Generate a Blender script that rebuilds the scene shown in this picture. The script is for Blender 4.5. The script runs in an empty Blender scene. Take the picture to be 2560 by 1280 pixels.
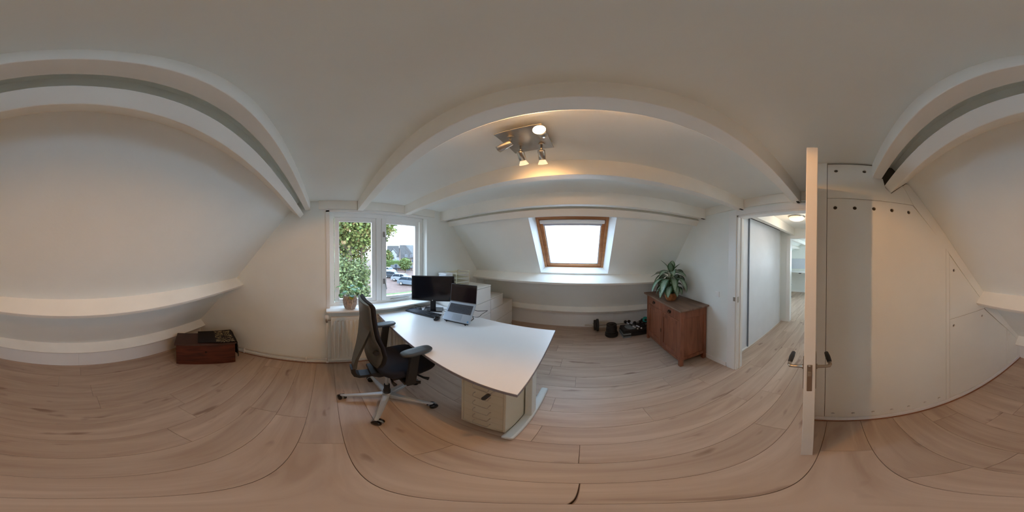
import bpy, bmesh, math, random
from math import sin, cos, pi, radians as R, atan2, hypot
from mathutils import Vector as V, Matrix, Euler
random.seed(7)
SC = bpy.context.scene
COL = SC.collection

# ------------------------------------------------------------------ camera
H = 1.54
X0, BX, BY = 1458.298, -0.724, 0.452           # centre column of the skylight wall, small camera tilt in degrees
def tilt():
    b = V((R(BX), R(BY), 0)); t = b.length
    ax = V((0, 0, 1)).cross(b / t)
    return Matrix.Rotation(t, 3, ax)
T = tilt()
az = R((1280 - X0) * 0.140625)
fwd = T @ V((sin(az), cos(az), 0)); up = T @ V((0, 0, 1)); rgt = fwd.cross(up)
cam_d = bpy.data.cameras.new('camera'); cam_d.type = 'PANO'
cam_d.panorama_type = 'EQUIRECTANGULAR' if hasattr(cam_d, 'panorama_type') else None
cam = bpy.data.objects.new('camera', cam_d); COL.objects.link(cam)
M = Matrix((rgt, up, -fwd)).transposed().to_4x4(); M.translation = V((0, 0, H)); cam.matrix_world = M
cam_d.clip_start = 0.02; cam_d.clip_end = 500
SC.camera = cam

# ------------------------------------------------------------------ world, exposure
SC.view_settings.view_transform = 'Standard'; SC.view_settings.look = 'None'
SC.view_settings.gamma = 1; SC.view_settings.use_curve_mapping = False
SC.view_settings.exposure = 0.03
w = bpy.data.worlds.new('world'); SC.world = w; w.use_nodes = True
nt = w.node_tree; bg = nt.nodes['Background']
tc = nt.nodes.new('ShaderNodeTexCoord'); sp = nt.nodes.new('ShaderNodeSeparateXYZ')
rp = nt.nodes.new('ShaderNodeValToRGB'); nt.links.new(tc.outputs['Generated'], sp.inputs[0])
nt.links.new(sp.outputs['Z'], rp.inputs[0]); nt.links.new(rp.outputs[0], bg.inputs[0])
rp.color_ramp.elements[0].position = 0.0; rp.color_ramp.elements[0].color = (0.74, 0.89, 1.0, 1)
rp.color_ramp.elements[1].position = 0.9; rp.color_ramp.elements[1].color = (0.50, 0.72, 1.0, 1)
SKY = 8.8
bg.inputs[1].default_value = SKY
cy = SC.cycles
cy.use_denoising = True; cy.use_adaptive_sampling = True; cy.adaptive_threshold = 0.02
cy.max_bounces = 16; cy.diffuse_bounces = 12; cy.transparent_max_bounces = 16
cy.sample_clamp_indirect = 6.0; cy.caustics_reflective = False; cy.caustics_refractive = False
SPOT_CAM, SPOT_FWD, HALL_W = 34.0, 3.0, 3.5
WARM = (1.0, 0.51, 0.18)

# ------------------------------------------------------------------ materials
MATS = {}
def mat(name, col, rough=0.5, metal=0.0, bump=0.0, bscale=30, vary=0.0, vscale=4, emit=None, estr=0, spec=0.5, coat=0):
    if name in MATS: return MATS[name]
    m = bpy.data.materials.new(name); m.use_nodes = True; MATS[name] = m
    n = m.node_tree.nodes; l = m.node_tree.links; b = n['Principled BSDF']
    b.inputs['Base Color'].default_value = (*col, 1); b.inputs['Roughness'].default_value = rough
    b.inputs['Metallic'].default_value = metal; b.inputs['Specular IOR Level'].default_value = spec
    if coat: b.inputs['Coat Weight'].default_value = coat
    if emit: b.inputs['Emission Color'].default_value = (*emit, 1); b.inputs['Emission Strength'].default_value = estr
    t = n.new('ShaderNodeTexCoord')
    nz = n.new('ShaderNodeTexNoise'); nz.inputs['Scale'].default_value = vscale; nz.inputs['Detail'].default_value = 4
    l.new(t.outputs['Object'], nz.inputs['Vector'])
    v = vary or 0.03
    r = n.new('ShaderNodeValToRGB')
    r.color_ramp.elements[0].position = 0.3; r.color_ramp.elements[1].position = 0.7
    r.color_ramp.elements[0].color = (*[c * (1 - v) for c in col], 1)
    r.color_ramp.elements[1].color = (*[min(1, c * (1 + v)) for c in col], 1)
    l.new(nz.outputs['Fac'], r.inputs[0]); l.new(r.outputs[0], b.inputs['Base Color'])
    if bump:
        n2 = n.new('ShaderNodeTexNoise'); n2.inputs['Scale'].default_value = bscale; n2.inputs['Detail'].default_value = 5
        l.new(t.outputs['Object'], n2.inputs['Vector'])
        bp = n.new('ShaderNodeBump'); bp.inputs['Strength'].default_value = bump; bp.inputs['Distance'].default_value = 0.003
        l.new(n2.outputs['Fac'], bp.inputs['Height']); l.new(bp.outputs[0], b.inputs['Normal'])
    return m

def wood(name, dark, light, rough=0.45, stretch=(1.3, 16, 16), knots=0.0, per_object=True, spec=0.4, contrast=(0.3, 0.7), tone=0.25):
    m = bpy.data.materials.new(name); m.use_nodes = True; MATS[name] = m
    n = m.node_tree.nodes; l = m.node_tree.links; b = n['Principled BSDF']
    b.inputs['Roughness'].default_value = rough; b.inputs['Specular IOR Level'].default_value = spec
    t = n.new('ShaderNodeTexCoord'); oi = n.new('ShaderNodeObjectInfo')
    mul = n.new('ShaderNodeMath'); mul.operation = 'MULTIPLY'; mul.inputs[1].default_value = 37.0
    l.new(oi.outputs['Random'], mul.inputs[0])
    ad = n.new('ShaderNodeVectorMath'); ad.operation = 'ADD'
    l.new(t.outputs['Object'], ad.inputs[0]); l.new(mul.outputs[0], ad.inputs[1])
    mp = n.new('ShaderNodeMapping'); mp.inputs['Scale'].default_value = stretch
    l.new(ad.outputs[0], mp.inputs['Vector'])
    nz = n.new('ShaderNodeTexNoise'); nz.inputs['Scale'].default_value = 1.6; nz.inputs['Detail'].default_value = 7; nz.inputs['Distortion'].default_value = 0.8
    l.new(mp.outputs[0], nz.inputs['Vector'])
    r = n.new('ShaderNodeValToRGB')
    r.color_ramp.elements[0].position = contrast[0]; r.color_ramp.elements[1].position = contrast[1]
    r.color_ramp.elements[0].color = (*dark, 1); r.color_ramp.elements[1].color = (*light, 1)
    l.new(nz.outputs['Fac'], r.inputs[0])
    out = r.outputs[0]
    if knots:
        mp2 = n.new('ShaderNodeMapping'); mp2.inputs['Scale'].default_value = (2.2, 7, 7); l.new(ad.outputs[0], mp2.inputs['Vector'])
        vz = n.new('ShaderNodeTexNoise'); vz.inputs['Scale'].default_value = 1.5; vz.inputs['Detail'].default_value = 2; l.new(mp2.outputs[0], vz.inputs['Vector'])
        r2 = n.new('ShaderNodeValToRGB'); r2.color_ramp.elements[0].position = 0.66; r2.color_ramp.elements[1].position = 0.76
        r2.color_ramp.elements[0].color = (1, 1, 1, 1); r2.color_ramp.elements[1].color = (1 - knots, 1 - knots * 1.15, 1 - knots * 1.2, 1)
        l.new(vz.outputs['Fac'], r2.inputs[0])
        mx = n.new('ShaderNodeMix'); mx.data_type = 'RGBA'; mx.blend_type = 'MULTIPLY'; mx.inputs[0].default_value = 1
        l.new(out, mx.inputs[6]); l.new(r2.outputs[0], mx.inputs[7]); out = mx.outputs[2]
    if per_object:
        hsv = n.new('ShaderNodeHueSaturation'); mr = n.new('ShaderNodeMapRange')
        mr.inputs['To Min'].default_value = 1 - tone / 2; mr.inputs['To Max'].default_value = 1 + tone / 2
        l.new(oi.outputs['Random'], mr.inputs['Value']); l.new(mr.outputs[0], hsv.inputs['Value']); l.new(out, hsv.inputs['Color']); out = hsv.outputs[0]
    l.new(out, b.inputs['Base Color'])
    bp = n.new('ShaderNodeBump'); bp.inputs['Strength'].default_value = 0.12; bp.inputs['Distance'].default_value = 0.002
    l.new(nz.outputs['Fac'], bp.inputs['Height']); l.new(bp.outputs[0], b.inputs['Normal'])
    return m

def glass(name, tint=(1, 1, 1), gloss=0.06, frost=0.0):
    m = bpy.data.materials.new(name); m.use_nodes = True; MATS[name] = m
    n = m.node_tree.nodes; l = m.node_tree.links
    for x in list(n):
        if x.type != 'OUTPUT_MATERIAL': n.remove(x)
    o = [x for x in n if x.type == 'OUTPUT_MATERIAL'][0]
    tr = n.new('ShaderNodeBsdfTransparent'); tr.inputs[0].default_value = (*tint, 1)
    gl = n.new('ShaderNodeBsdfGlossy'); gl.inputs['Roughness'].default_value = 0.02
    mx = n.new('ShaderNodeMixShader'); mx.inputs[0].default_value = gloss
    l.new(tr.outputs[0], mx.inputs[1]); l.new(gl.outputs[0], mx.inputs[2]); out = mx.outputs[0]
    if frost:
        tl = n.new('ShaderNodeBsdfTranslucent'); tl.inputs[0].default_value = (0.93, 0.97, 1.0, 1)
        t = n.new('ShaderNodeTexCoord'); nz = n.new('ShaderNodeTexNoise'); nz.inputs['Scale'].default_value = 2.2; nz.inputs['Detail'].default_value = 3
        l.new(t.outputs['Object'], nz.inputs['Vector'])
        mr = n.new('ShaderNodeMapRange'); mr.inputs['From Min'].default_value = 0.35; mr.inputs['From Max'].default_value = 0.65
        mr.inputs['To Min'].default_value = frost - 0.12; mr.inputs['To Max'].default_value = frost + 0.05
        l.new(nz.outputs['Fac'], mr.inputs['Value'])
        m2 = n.new('ShaderNodeMixShader'); l.new(mr.outputs[0], m2.inputs[0]); l.new(out, m2.inputs[1]); l.new(tl.outputs[0], m2.inputs[2]); out = m2.outputs[0]
    l.new(out, o.inputs[0]); return m

WALL = mat('wall paint', (0.850, 0.868, 0.835), 0.85, bump=0.15, bscale=60, vary=0.015)
CEIL = mat('ceiling paint', (0.842, 0.860, 0.822), 0.9, bump=0.1, bscale=50, vary=0.015)
BEAM = mat('painted timber', (0.88, 0.855, 0.79), 0.55, bump=0.35, bscale=14, vary=0.03)
TRIM = mat('white gloss trim', (0.87, 0.86, 0.835), 0.35, vary=0.01)
PANEL = mat('closet panel paint', (0.86, 0.84, 0.78), 0.42, vary=0.015)
DARK = mat('dark recess', (0.03, 0.025, 0.02), 0.9)
FLOOR = wood('oak laminate', (0.44, 0.315, 0.235), (0.585, 0.45, 0.35), 0.42, (0.8, 7, 7), knots=0.40, tone=0.13, contrast=(0.30, 0.66))
SUBFL = mat('underfloor', (0.20, 0.14, 0.10), 0.9)
REDW = wood('red brown wood', (0.17, 0.058, 0.032), (0.31, 0.115, 0.062), 0.4, (10, 10, 1.2), tone=0.12)
REDT = wood('worn wood top', (0.13, 0.075, 0.05), (0.27, 0.16, 0.105), 0.5, (10, 1.3, 10), per_object=False)
TRUNKW = wood('old trunk wood', (0.045, 0.016, 0.012), (0.15, 0.038, 0.022), 0.38, (2, 2, 12), tone=0.1)
TRUNKL = wood('old trunk lid wood', (0.04, 0.02, 0.018), (0.085, 0.038, 0.03), 0.4, (2, 2, 12), tone=0.1)
PINE = wood('varnished pine', (0.40, 0.17, 0.065), (0.56, 0.27, 0.12), 0.35, (2, 10, 10), tone=0.08)
DESKW = mat('desk laminate', (0.80, 0.79, 0.78), 0.32, vary=0.01)
EDGE = mat('desk edge shade', (0.30, 0.27, 0.29), 0.5)  # purple-grey shade of the desk edge, given as its colour
DRAWW = mat('white furniture', (0.80, 0.77, 0.72), 0.4, vary=0.01)
CREAM = mat('cream metal', (0.66, 0.60, 0.47), 0.4, vary=0.01)
METW = mat('white metal', (0.74, 0.76, 0.74), 0.4)
BLK = mat('black plastic', (0.016, 0.016, 0.018), 0.55)
BLKG = mat('glossy black', (0.010, 0.010, 0.014), 0.15)
SHELL = mat('charcoal plastic', (0.075, 0.075, 0.07), 0.42, bump=0.1, bscale=200)
FABR = mat('black upholstery', (0.010, 0.010, 0.016), 0.95, bump=0.6, bscale=400)
PADG = mat('dark grey arm pad', (0.032, 0.038, 0.042), 0.5)
ALU = mat('satin aluminium', (0.50, 0.52, 0.53), 0.4, 0.25)
STEEL = mat('brushed steel', (0.55, 0.50, 0.43), 0.3, 1.0, vary=0.05, vscale=40)
BRASS = mat('aged nickel', (0.42, 0.34, 0.27), 0.3, 1.0)
LAPT = mat('silver laptop', (0.42, 0.47, 0.54), 0.35, 0.5)
KEYS = mat('dark keys', (0.03, 0.032, 0.045), 0.5)
SCR = mat('blank screen', (0.008, 0.008, 0.012), 0.12)
GREY = mat('grey plastic', (0.22, 0.26, 0.28), 0.6)
IRON = mat('black weight plastic', (0.012, 0.012, 0.014), 0.5)
TEAL = mat('teal rubber', (0.01, 0.30, 0.24), 0.45)
RADM = mat('radiator enamel', (0.76, 0.73, 0.66), 0.4)
QROUND = mat('brown skirting bead', (0.30, 0.13, 0.07), 0.5)
FROST = glass('frosted skylight', (0.93, 0.97, 1.0), 0.05, 0.62)
CLEAR = glass('clear glass', (0.97, 0.985, 1.0), 0.035)

# ------------------------------------------------------------------ mesh builder
OFF = {}
def tri_out(o): return o
class MB:
    def __init__(s): s.bm = bmesh.new(); s.uv = None
    def verts(s, pts, faces, M=None):
        vs = [s.bm.verts.new((M @ V(p)) if M else V(p)) for p in pts]
        for f in faces:
            try: s.bm.faces.new([vs[i] for i in f])
            except ValueError: pass
        return s
    def box(s, a, b, bev=0.0, M=None, seg=2):
        (x0, y0, z0), (x1, y1, z1) = [[min(p, q) for p, q in zip(a, b)], [max(p, q) for p, q in zip(a, b)]]
        t = bmesh.new()
        bmesh.ops.create_cube(t, size=1)
        for v in t.verts: v.co = V(((x0 + x1) / 2 + v.co.x * (x1 - x0), (y0 + y1) / 2 + v.co.y * (y1 - y0), (z0 + z1) / 2 + v.co.z * (z1 - z0)))
        if bev: bmesh.ops.bevel(t, geom=t.edges[:], offset=min(bev, 0.49 * min(x1 - x0, y1 - y0, z1 - z0)), segments=seg, profile=0.5, affect='EDGES')
        s._merge(t, M); return s
    def _merge(s, t, M=None):
        mp = {}
        for v in t.verts: mp[v] = s.bm.verts.new((M @ v.co) if M else v.co)
        for f in t.faces:
            nf = s.bm.faces.new([mp[v] for v in f.verts]); nf.smooth = f.smooth
        t.free()
    def prism(s, poly, lo, hi, axis='x', bev=0.0, M=None):
        """poly in the two other axes (x: (y,z); y: (x,z); z: (x,y)), extruded along axis"""
        def P(p, t): return {'x': (t, p[0], p[1]), 'y': (p[0], t, p[1]), 'z': (p[0], p[1], t)}[axis]
        t = bmesh.new(); n = len(poly)
        A = [t.verts.new(P(p, lo)) for p in poly]; B = [t.verts.new(P(p, hi)) for p in poly]
        t.faces.new(A[::-1]); t.faces.new(B)
        for i in range(n): t.faces.new((A[i], A[(i + 1) % n], B[(i + 1) % n], B[i]))
        bmesh.ops.recalc_face_normals(t, faces=t.faces[:])
        if bev: bmesh.ops.bevel(t, geom=t.edges[:], offset=bev, segments=2, profile=0.5, affect='EDGES')
        s._merge(t, M); return s
    def tube(s, path, r, n=10, cap=True, smooth=True):
        path = [V(p) for p in path]; m = len(path)
        rr = r if isinstance(r, (list, tuple)) else [r] * m
        rings = []; prev = None
        for i, p in enumerate(path):
            d = (path[min(i + 1, m - 1)] - path[max(i - 1, 0)]).normalized()
            if prev is None:
                a = V((0, 0, 1)) if abs(d.z) < 0.9 else V((1, 0, 0)); u = d.cross(a).normalized()
            else: u = (prev - d * prev.dot(d)).normalized()
            prev = u; v = d.cross(u)
            rings.append([s.bm.verts.new(p + (u * cos(2 * pi * k / n) + v * sin(2 * pi * k / n)) * rr[i]) for k in range(n)])
        for i in range(m - 1):
            for k in range(n):
                f = s.bm.faces.new((rings[i][k], rings[i][(k + 1) % n], rings[i + 1][(k + 1) % n], rings[i + 1][k])); f.smooth = smooth
        if cap: s.bm.faces.new(rings[0][::-1]); s.bm.faces.new(rings[-1])
        return s
    def loft(s, rings, cap=True, smooth=True):
        rs = [[s.bm.verts.new(p) for p in ring] for ring in rings]; n = len(rs[0])
        for i in range(len(rs) - 1):
            for k in range(n):
                f = s.bm.faces.new((rs[i][k], rs[i][(k + 1) % n], rs[i + 1][(k + 1) % n], rs[i + 1][k])); f.smooth = smooth
        if cap: s.bm.faces.new(rs[0][::-1]); s.bm.faces.new(rs[-1])
        return s
    def lathe(s, prof, n=24, M=None, smooth=True):
        """prof list of (r,z)"""
        rings = []
        for r, z in prof:
            rings.append([(M or Matrix()) @ V((max(r, 1e-4) * cos(2 * pi * k / n), max(r, 1e-4) * sin(2 * pi * k / n), z)) for k in range(n)])
        return s.loft(rings, True, smooth)
    def leaf(s, base, d, length, width, droop=0.6, fold=0.25, seg=8, roll=0.0):
        """curved pointed leaf with UVs: u across, v along"""
        if s.uv is None: s.uv = s.bm.loops.layers.uv.new('UVMap')
        d = V(d).normalized(); side = d.cross(V((0, 0, 1)))
        side = side.normalized() if side.length > 1e-3 else V((1, 0, 0))
        side = Matrix.Rotation(roll, 3, d) @ side
        p = V(base); rows = []; step = length / seg
        for i in range(seg + 1):
            t = i / seg; wd = width * (sin(pi * min(1, t ** 0.8 * 0.98 + 0.02)) ** 0.8) * 0.5 + 0.0008
            nrm = side.cross(d).normalized()
            rows.append([s.bm.verts.new(p + side * wd * k + nrm * (abs(k) * wd * fold)) for k in (-1, -0.5, 0, 0.5, 1)])
            d = (d + V((0, 0, -1)) * droop * step / length * 1.2).normalized(); p = p + d * step
        for i in range(seg):
            for k in range(4):
                f = s.bm.faces.new((rows[i][k], rows[i][k + 1], rows[i + 1][k + 1], rows[i + 1][k])); f.smooth = True
                for lp, (a, b) in zip(f.loops, ((k, i), (k + 1, i), (k + 1, i + 1), (k, i + 1))): lp[s.uv].uv = (a / 4, b / seg)
        return s
    def build(s, name, m, parent=None, loc=None, recalc=True):
        if recalc: bmesh.ops.recalc_face_normals(s.bm, faces=s.bm.faces[:])
        off = OFF.get(parent.name, V()) if parent else (V(loc) if loc else V())
        for v in s.bm.verts: v.co -= off
        me = bpy.data.meshes.new(name); s.bm.to_mesh(me); s.bm.free()
        me.materials.append(m)
        o = bpy.data.objects.new(name, me); COL.objects.link(o)
        if parent: o.parent = parent; OFF[o.name] = off
        else: o.location = off; OFF[o.name] = off
        return o
def B(a, b, bev=0.0): return MB().box(a, b, bev)
def tag(o, label=None, cat=None, group=None, kind=None):
    if label: o['label'] = label
    if cat: o['category'] = cat
    if group: o['group'] = group
    if kind: o['kind'] = kind
    return o
def thing(name, label, cat, loc, group=None):
    o = bpy.data.objects.new(name, None); COL.objects.link(o); o.location = loc; o.empty_display_size = 0.1
    OFF[o.name] = V(loc); return tag(o, label, cat, group)
def struct(name, mb, m, label=None, parent=None): 
    o = mb.build(name, m, parent)
    if not parent: tag(o, label, 'room part' if False else None, None, 'structure')
    return o

W, D, K, YL, YR, ZC = -1.96, 1.511, 0.998, -1.968, 3.26, 2.20
def zl(y): return 2.575 - 1.113 * abs(y)       # left roof slope
def zr(y): return 4.243 - 1.177 * y            # skylight roof slope
SLO = V((0, 1.926, 1.976)); SD = V((0, 0.647, -0.762)); SN = V((0, 0.762, 0.647))
MS = Matrix(((1, 0, 0, 0), (0, SD.y, SN.y, SLO.y), (0, SD.z, SN.z, SLO.z), (0, 0, 0, 1)))   # local (x, s, outward) -> world

# ------------------------------------------------------------------ floor with planks
fl = struct('floor', B((W - 0.1, YL - 0.05, -0.06), (7.1, YR + 0.05, -0.0125)), SUBFL, 'oak laminate plank floor')
PW, PL = 0.199, 1.29
def plank(x0, x1, y0, y1):
    if x1 - x0 < 0.03 or y1 - y0 < 0.01: return
    t = MB(); g = 0.0008
    a = [(x0 + g, y0 + g), (x1 - g, y0 + g), (x1 - g, y1 - g), (x0 + g, y1 - g)]; c = 0.0016
    b = [(x0 + c, y0 + c), (x1 - c, y0 + c), (x1 - c, y1 - c), (x0 + c, y1 - c)]
    pts = [(*p, -0.012) for p in a] + [(*p, -0.0012) for p in a] + [(*p, 0.0) for p in b]
    F = [(0, 3, 2, 1), (8, 9, 10, 11)]
    for i in range(4):
        j = (i + 1) % 4; F += [(i, j, 4 + j, 4 + i), (4 + i, 4 + j, 8 + j, 8 + i)]
    t.verts(pts, F); t.build('plank', FLOOR, fl)
y = YL; row = 0; rnd = random.Random(3); first = 0.857 - 0.199 * 14 - YL
while y < YR:
    y1 = min(y + (first if row == 0 else PW), YR); xe = D + 0.05
    if y1 > 0.12 and y < 1.32: xe = 3.6
    if y1 <= 0.12 or y >= 1.32: xe = D
    if y1 <= 0.14: xe = K
    x = W - rnd.random() * PL
    while x < xe:
        plank(max(x, W), min(x + PL, xe), y, y1); x += PL
    y = y1; row += 1
y = -0.6
while y < 2.6:                                 # far room floor
    x = 3.6 - rnd.random() * 1.29
    while x < 7.0:
        plank(max(x, 3.6), min(x + PL, 7.0), y, min(y + PW, 2.6)); x += PL
    y += PW

# ------------------------------------------------------------------ ceiling, slopes, walls
struct('ceiling', MB().prism([(-0.337, ZC), (1.736, ZC), (1.70, ZC + 0.12), (-0.30, ZC + 0.12)], W - 0.05, D + 0.1), CEIL)
struct('wall_slope_left', MB().prism([(-0.30, zl(0.30) ), (-2.05, zl(2.05)), (-2.20, zl(2.05) + 0.05), (-0.32, zl(0.30) + 0.16)], W - 0.05, D + 0.1), WALL)
OX0, OX1, OS0, OS1 = -0.675, 0.39, -0.03, 0.955
sl = MB()
for a, b in (((W - .05, -0.33, 0), (OX0, 2.12, 0.14)), ((OX1, -0.33, 0), (D + .1, 2.12, 0.14)),
             ((OX0, OS1, 0), (OX1, 2.12, 0.14)), ((OX0, -0.33, 0), (OX1, OS0, 0.14))):
    sl.box(a, b, M=MS)
struct('wall_slope_right', sl, WALL)
# window gable wall with opening Y .03-1.372, Z .845-2.075
gw = MB()
def wallpoly(m, x0, x1, yy0, yy1, z0, z1): m.box((x0, yy0, z0), (x1, yy1, z1))
gw.prism([(-2.10, -0.02), (0.03, -0.02), (0.03, 2.25), (-0.29, 2.25), (-0.337, 2.20), (-2.05, zl(2.05))], W, W - 0.22)
gw.prism([(1.372, -0.02), (3.4, -0.02), (3.4, zr(3.4)+.05), (1.70, zr(1.70)), (1.70, 2.25), (1.372, 2.25)], W, W - 0.22)
gw.box((W, 0.03, -0.02), (W - 0.22, 1.372, 0.84)); gw.box((W, 0.03, 2.075), (W - 0.22, 1.372, 2.25))
struct('wall_window', gw, WALL)
# door wall
DY0, DY1, DZ = 0.265, 1.10, 2.02
dw = MB()
dw.prism([(DY1, -0.02), (3.4, -0.02), (3.4, zr(3.4)+.05), (1.70, zr(1.70)), (1.70, 2.25), (DY1, 2.25)], D, D + 0.1)
dw.box((D, DY0, DZ), (D + 0.1, DY1, 2.25)); dw.box((D, 0.10, -0.02), (D + 0.1, DY0, 2.25))
struct('wall_door', dw, WALL)
# closet front wall + side
def slz(y): return zl(y) if abs(y) > 0.337 else ZC
cl = MB().prism([(0.13, -0.02), (0.13, ZC), (-0.337, ZC), (-2.04, zl(2.04)), (-2.04, -0.02)], K + 0.016, K + 0.06)
cl.box((K + 0.016, 0.10, 0), (D, 0.145, ZC)); cl.box((K+.001, 0.125, 0), (K + 0.06, 0.145, ZC))
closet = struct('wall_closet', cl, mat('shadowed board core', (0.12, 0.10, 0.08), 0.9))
def holed(name, poly, holes, rad=0.0125):
    o = MB().prism(poly, K, K + 0.015, 'x', bev=0.0012).build(name, PANEL, closet)
    if holes:
        c = MB()
        for hy, hz in holes: c.lathe([(rad, -0.03), (rad, 0.03)], 16, Matrix.Translation((K, hy, hz)) @ Matrix.Rotation(pi / 2, 4, 'Y'))
        co = c.build('cutter', PANEL, closet); co.data.name = 'cut'
        md = o.modifiers.new('holes', 'BOOLEAN'); md.object = co; md.operation = 'DIFFERENCE'; md.solver = 'EXACT'
        dg = bpy.context.evaluated_depsgraph_get(); me = bpy.data.meshes.new_from_object(o.evaluated_get(dg))
        o.modifiers.clear(); o.data = me; bpy.data.objects.remove(co, do_unlink=True)
    return o
g = 0.003
holed('panel', [(0.143, 0.06), (0.143, ZC), (0.08, ZC), (0.08, 1.99), (0.08 - 0, 1.926), (0.08, 0.06)], [])
holed('panel', [(0.08 - g, 1.926), (0.08 - g, 2.187), (-0.190, 2.187), (-0.205, 2.187), (-0.205, 2.093), (-0.27, 2.088), (-0.287, 2.02), (-0.328, 1.981), (-0.407, 2.054), (-0.487, 1.915)], [(0.025, 2.131), (-0.151, 2.134)])
holed('panel', [(0.08 - g, 0.068), (0.08 - g, 1.923), (-0.482, 1.912), (-0.765, 1.620), (-0.765, 0.068)],
      [(0.028, 1.859), (-0.093, 1.859), (-0.214, 1.860), (-0.333, 1.859), (-0.453, 1.858)] + [(y_, 0.136) for y_ in (0.028, -0.095, -0.218, -0.337, -0.456, -0.581, -0.700)])
holed('panel', [(-0.765 - g, 0.06), (-0.765 - g, 1.612), (-0.80, 1.572), (-0.80, 0.06)], [])
def sly(y, d): return zl(y) - d
holed('panel', [(-0.80 - g, 1.038), (-0.80 - g, 1.565), (-1.158, 1.170), (-1.112, 1.118), (-1.142, 1.085), (-1.235, 1.168), (-1.298, 1.124), (-1.233, 1.038)], [(-0.847, 1.443)])
holed('panel', [(-0.80 - g, 0.068), (-0.80 - g, 1.035), (-1.225, 1.035), (-1.632, 0.66), (-1.632, 0.068)], [(-0.845, 0.968), (-1.266 + .07, 0.966)])
holed('panel', [(-1.632 - g, 0.06), (-1.632 - g, 0.655), (-1.655, 0.635), (-1.655, 0.06)], [])
holed('panel', [(-1.655 - g, 0.06), (-1.655 - g, 0.63), (-1.91, 0.37), (-1.91, 0.06)], [(-1.70, 0.55)])
holed('panel', [(-0.490, 1.913), (-0.4095, 2.053), (-0.43, 2.074), (-0.452, zl(0.452)-.003), (-1.232, zl(1.232)-.003), (-1.160, 1.174), (-0.81, 1.566)], [])
holed('panel', [(-1.236, 1.035), (-1.301, zl(1.301)-.003), (-1.965, zl(1.965)-.003), (-1.965, 0.05), (-1.914, 0.05), (-1.914, 0.368), (-1.66, 0.636), (-1.637, 0.66)], [])
struct('baseboard_closet', B((K - 0.006, YL, 0), (K + 0.016, 0.145, 0.058), 0.003), TRIM)
struct('trim_closet_bead', B((K - 0.017, YL, 0), (K - 0.006, 0.14, 0.014), 0.004), QROUND)
# low walls
lw = struct('wall_low_left', B((W, YL - 0.05, -0.02), (K + 0.1, YL - 0.018, 0.5)), WALL)
for x0, x1 in ((W, -0.07), (-0.068, K + 0.02)): B((x0, YL, 0), (x1, YL - 0.018, 0.36), 0.001).build('panel', TRIM, lw)
lw = struct('wall_low_right', B((W, YR + 0.018, 0), (D, YR + 0.06, 0.45)), WALL)
for x0, x1 in ((W, 0.615), (0.618, D)): B((x0, YR, 0), (x1, YR + 0.018, 0.40), 0.001).build('panel', TRIM, lw)

# ------------------------------------------------------------------ timbers (one object per timber)
def timber(n, poly, x0, x1, m=BEAM, bev=0.003): 
    return struct('trim_%d' % n, MB().prism(poly, x0, x1, 'x', bev), m)
rect = lambda y0, y1, z0, z1: [(y0, z0), (y1, z0), (y1, z1), (y0, z1)]
timber(1, rect(-0.262, -0.20, 2.085, 2.205), W, K)
timber(2, rect(0.368, 0.440, 2.08, 2.205), W, D)
timber(3, rect(1.000, 1.075, 2.078, 2.205), W, D)
timber(4, rect(1.622, 1.697, 2.058, 2.24), W, D)
def purl(c, a, w_, b, d_): # corner c, unit dirs
    c = V(c); a = V(a); b = V(b); return [tuple(c), tuple(c + a * w_), tuple(c + a * w_ + b * d_), tuple(c + b * d_)]
uL = V((0.668, 0.744)); nL = V((-0.744, 0.668))      # up-slope (towards ridge), outward for left slope in (y,z)
timber(5, purl((-0.325, 1.985), uL, 0.066, nL, 0.17), W, K + 0.01)
uR = V((-0.647, 0.762)); nR = V((0.762, 0.647))
timber(6, purl((1.82, 1.982), uR, 0.09, nR, 0.10), W, D)
timber(7, purl((-1.112, 1.121), -uL, 0.045, nL, 0.16), W, K + 0.01)        # boxed purlin board, left slope
timber(8, purl((-1.838, 0.315), -uL, 0.03, nL, 0.16), W, K + 0.01)
timber(9, purl((2.42, 1.108), -uR, 0.045, nR, 0.185), W, D)
timber(10, purl((3.10, 0.402), -uR, 0.075, nR, 0.13), W, D)
for nm_, y_, z_ in (('trim_2', 0.368, 2.076), ('trim_3', 1.0, 2.074), ('trim_4', 1.622, 2.054)):
    tag(B((D - 0.07, y_ + 0.004, z_), (D - 0.012, y_ + 0.03, z_ + 0.0055), 0.001).build('bracket', DARK, bpy.data.objects[nm_]), 'small dark iron bracket')
# boards between the beam ends
k = 11
for y0, y1 in ((-0.098, 0.364), (0.444, 0.996), (1.079, 1.50)):
    struct('trim_%d' % k, B((W, y0, 2.09), (W + 0.022, y1, ZC), 0.002), BEAM); k += 1
for y0, y1 in ((0.444, 0.996), (1.079, 1.618)):
    struct('trim_%d' % k, B((D - 0.022, y0, 2.10), (D, y1, ZC), 0.002), BEAM); k += 1
struct('trim_%d' % k, B((D - 0.02, 0.15, 2.10), (D, 0.364, ZC), 0.002), BEAM)
struct('baseboard_window', B((W, YL, 0), (W + 0.012, 3.2, 0.035), 0.002), TRIM)
struct('trim_window_bead', B((W + 0.012, YL + .01, 0), (W + 0.024, 3.2, 0.012), 0.003), QROUND)
struct('baseboard_door', B((D - 0.012, DY1 + 0.13, 0), (D, 3.2, 0.07), 0.002), TRIM)

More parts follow.
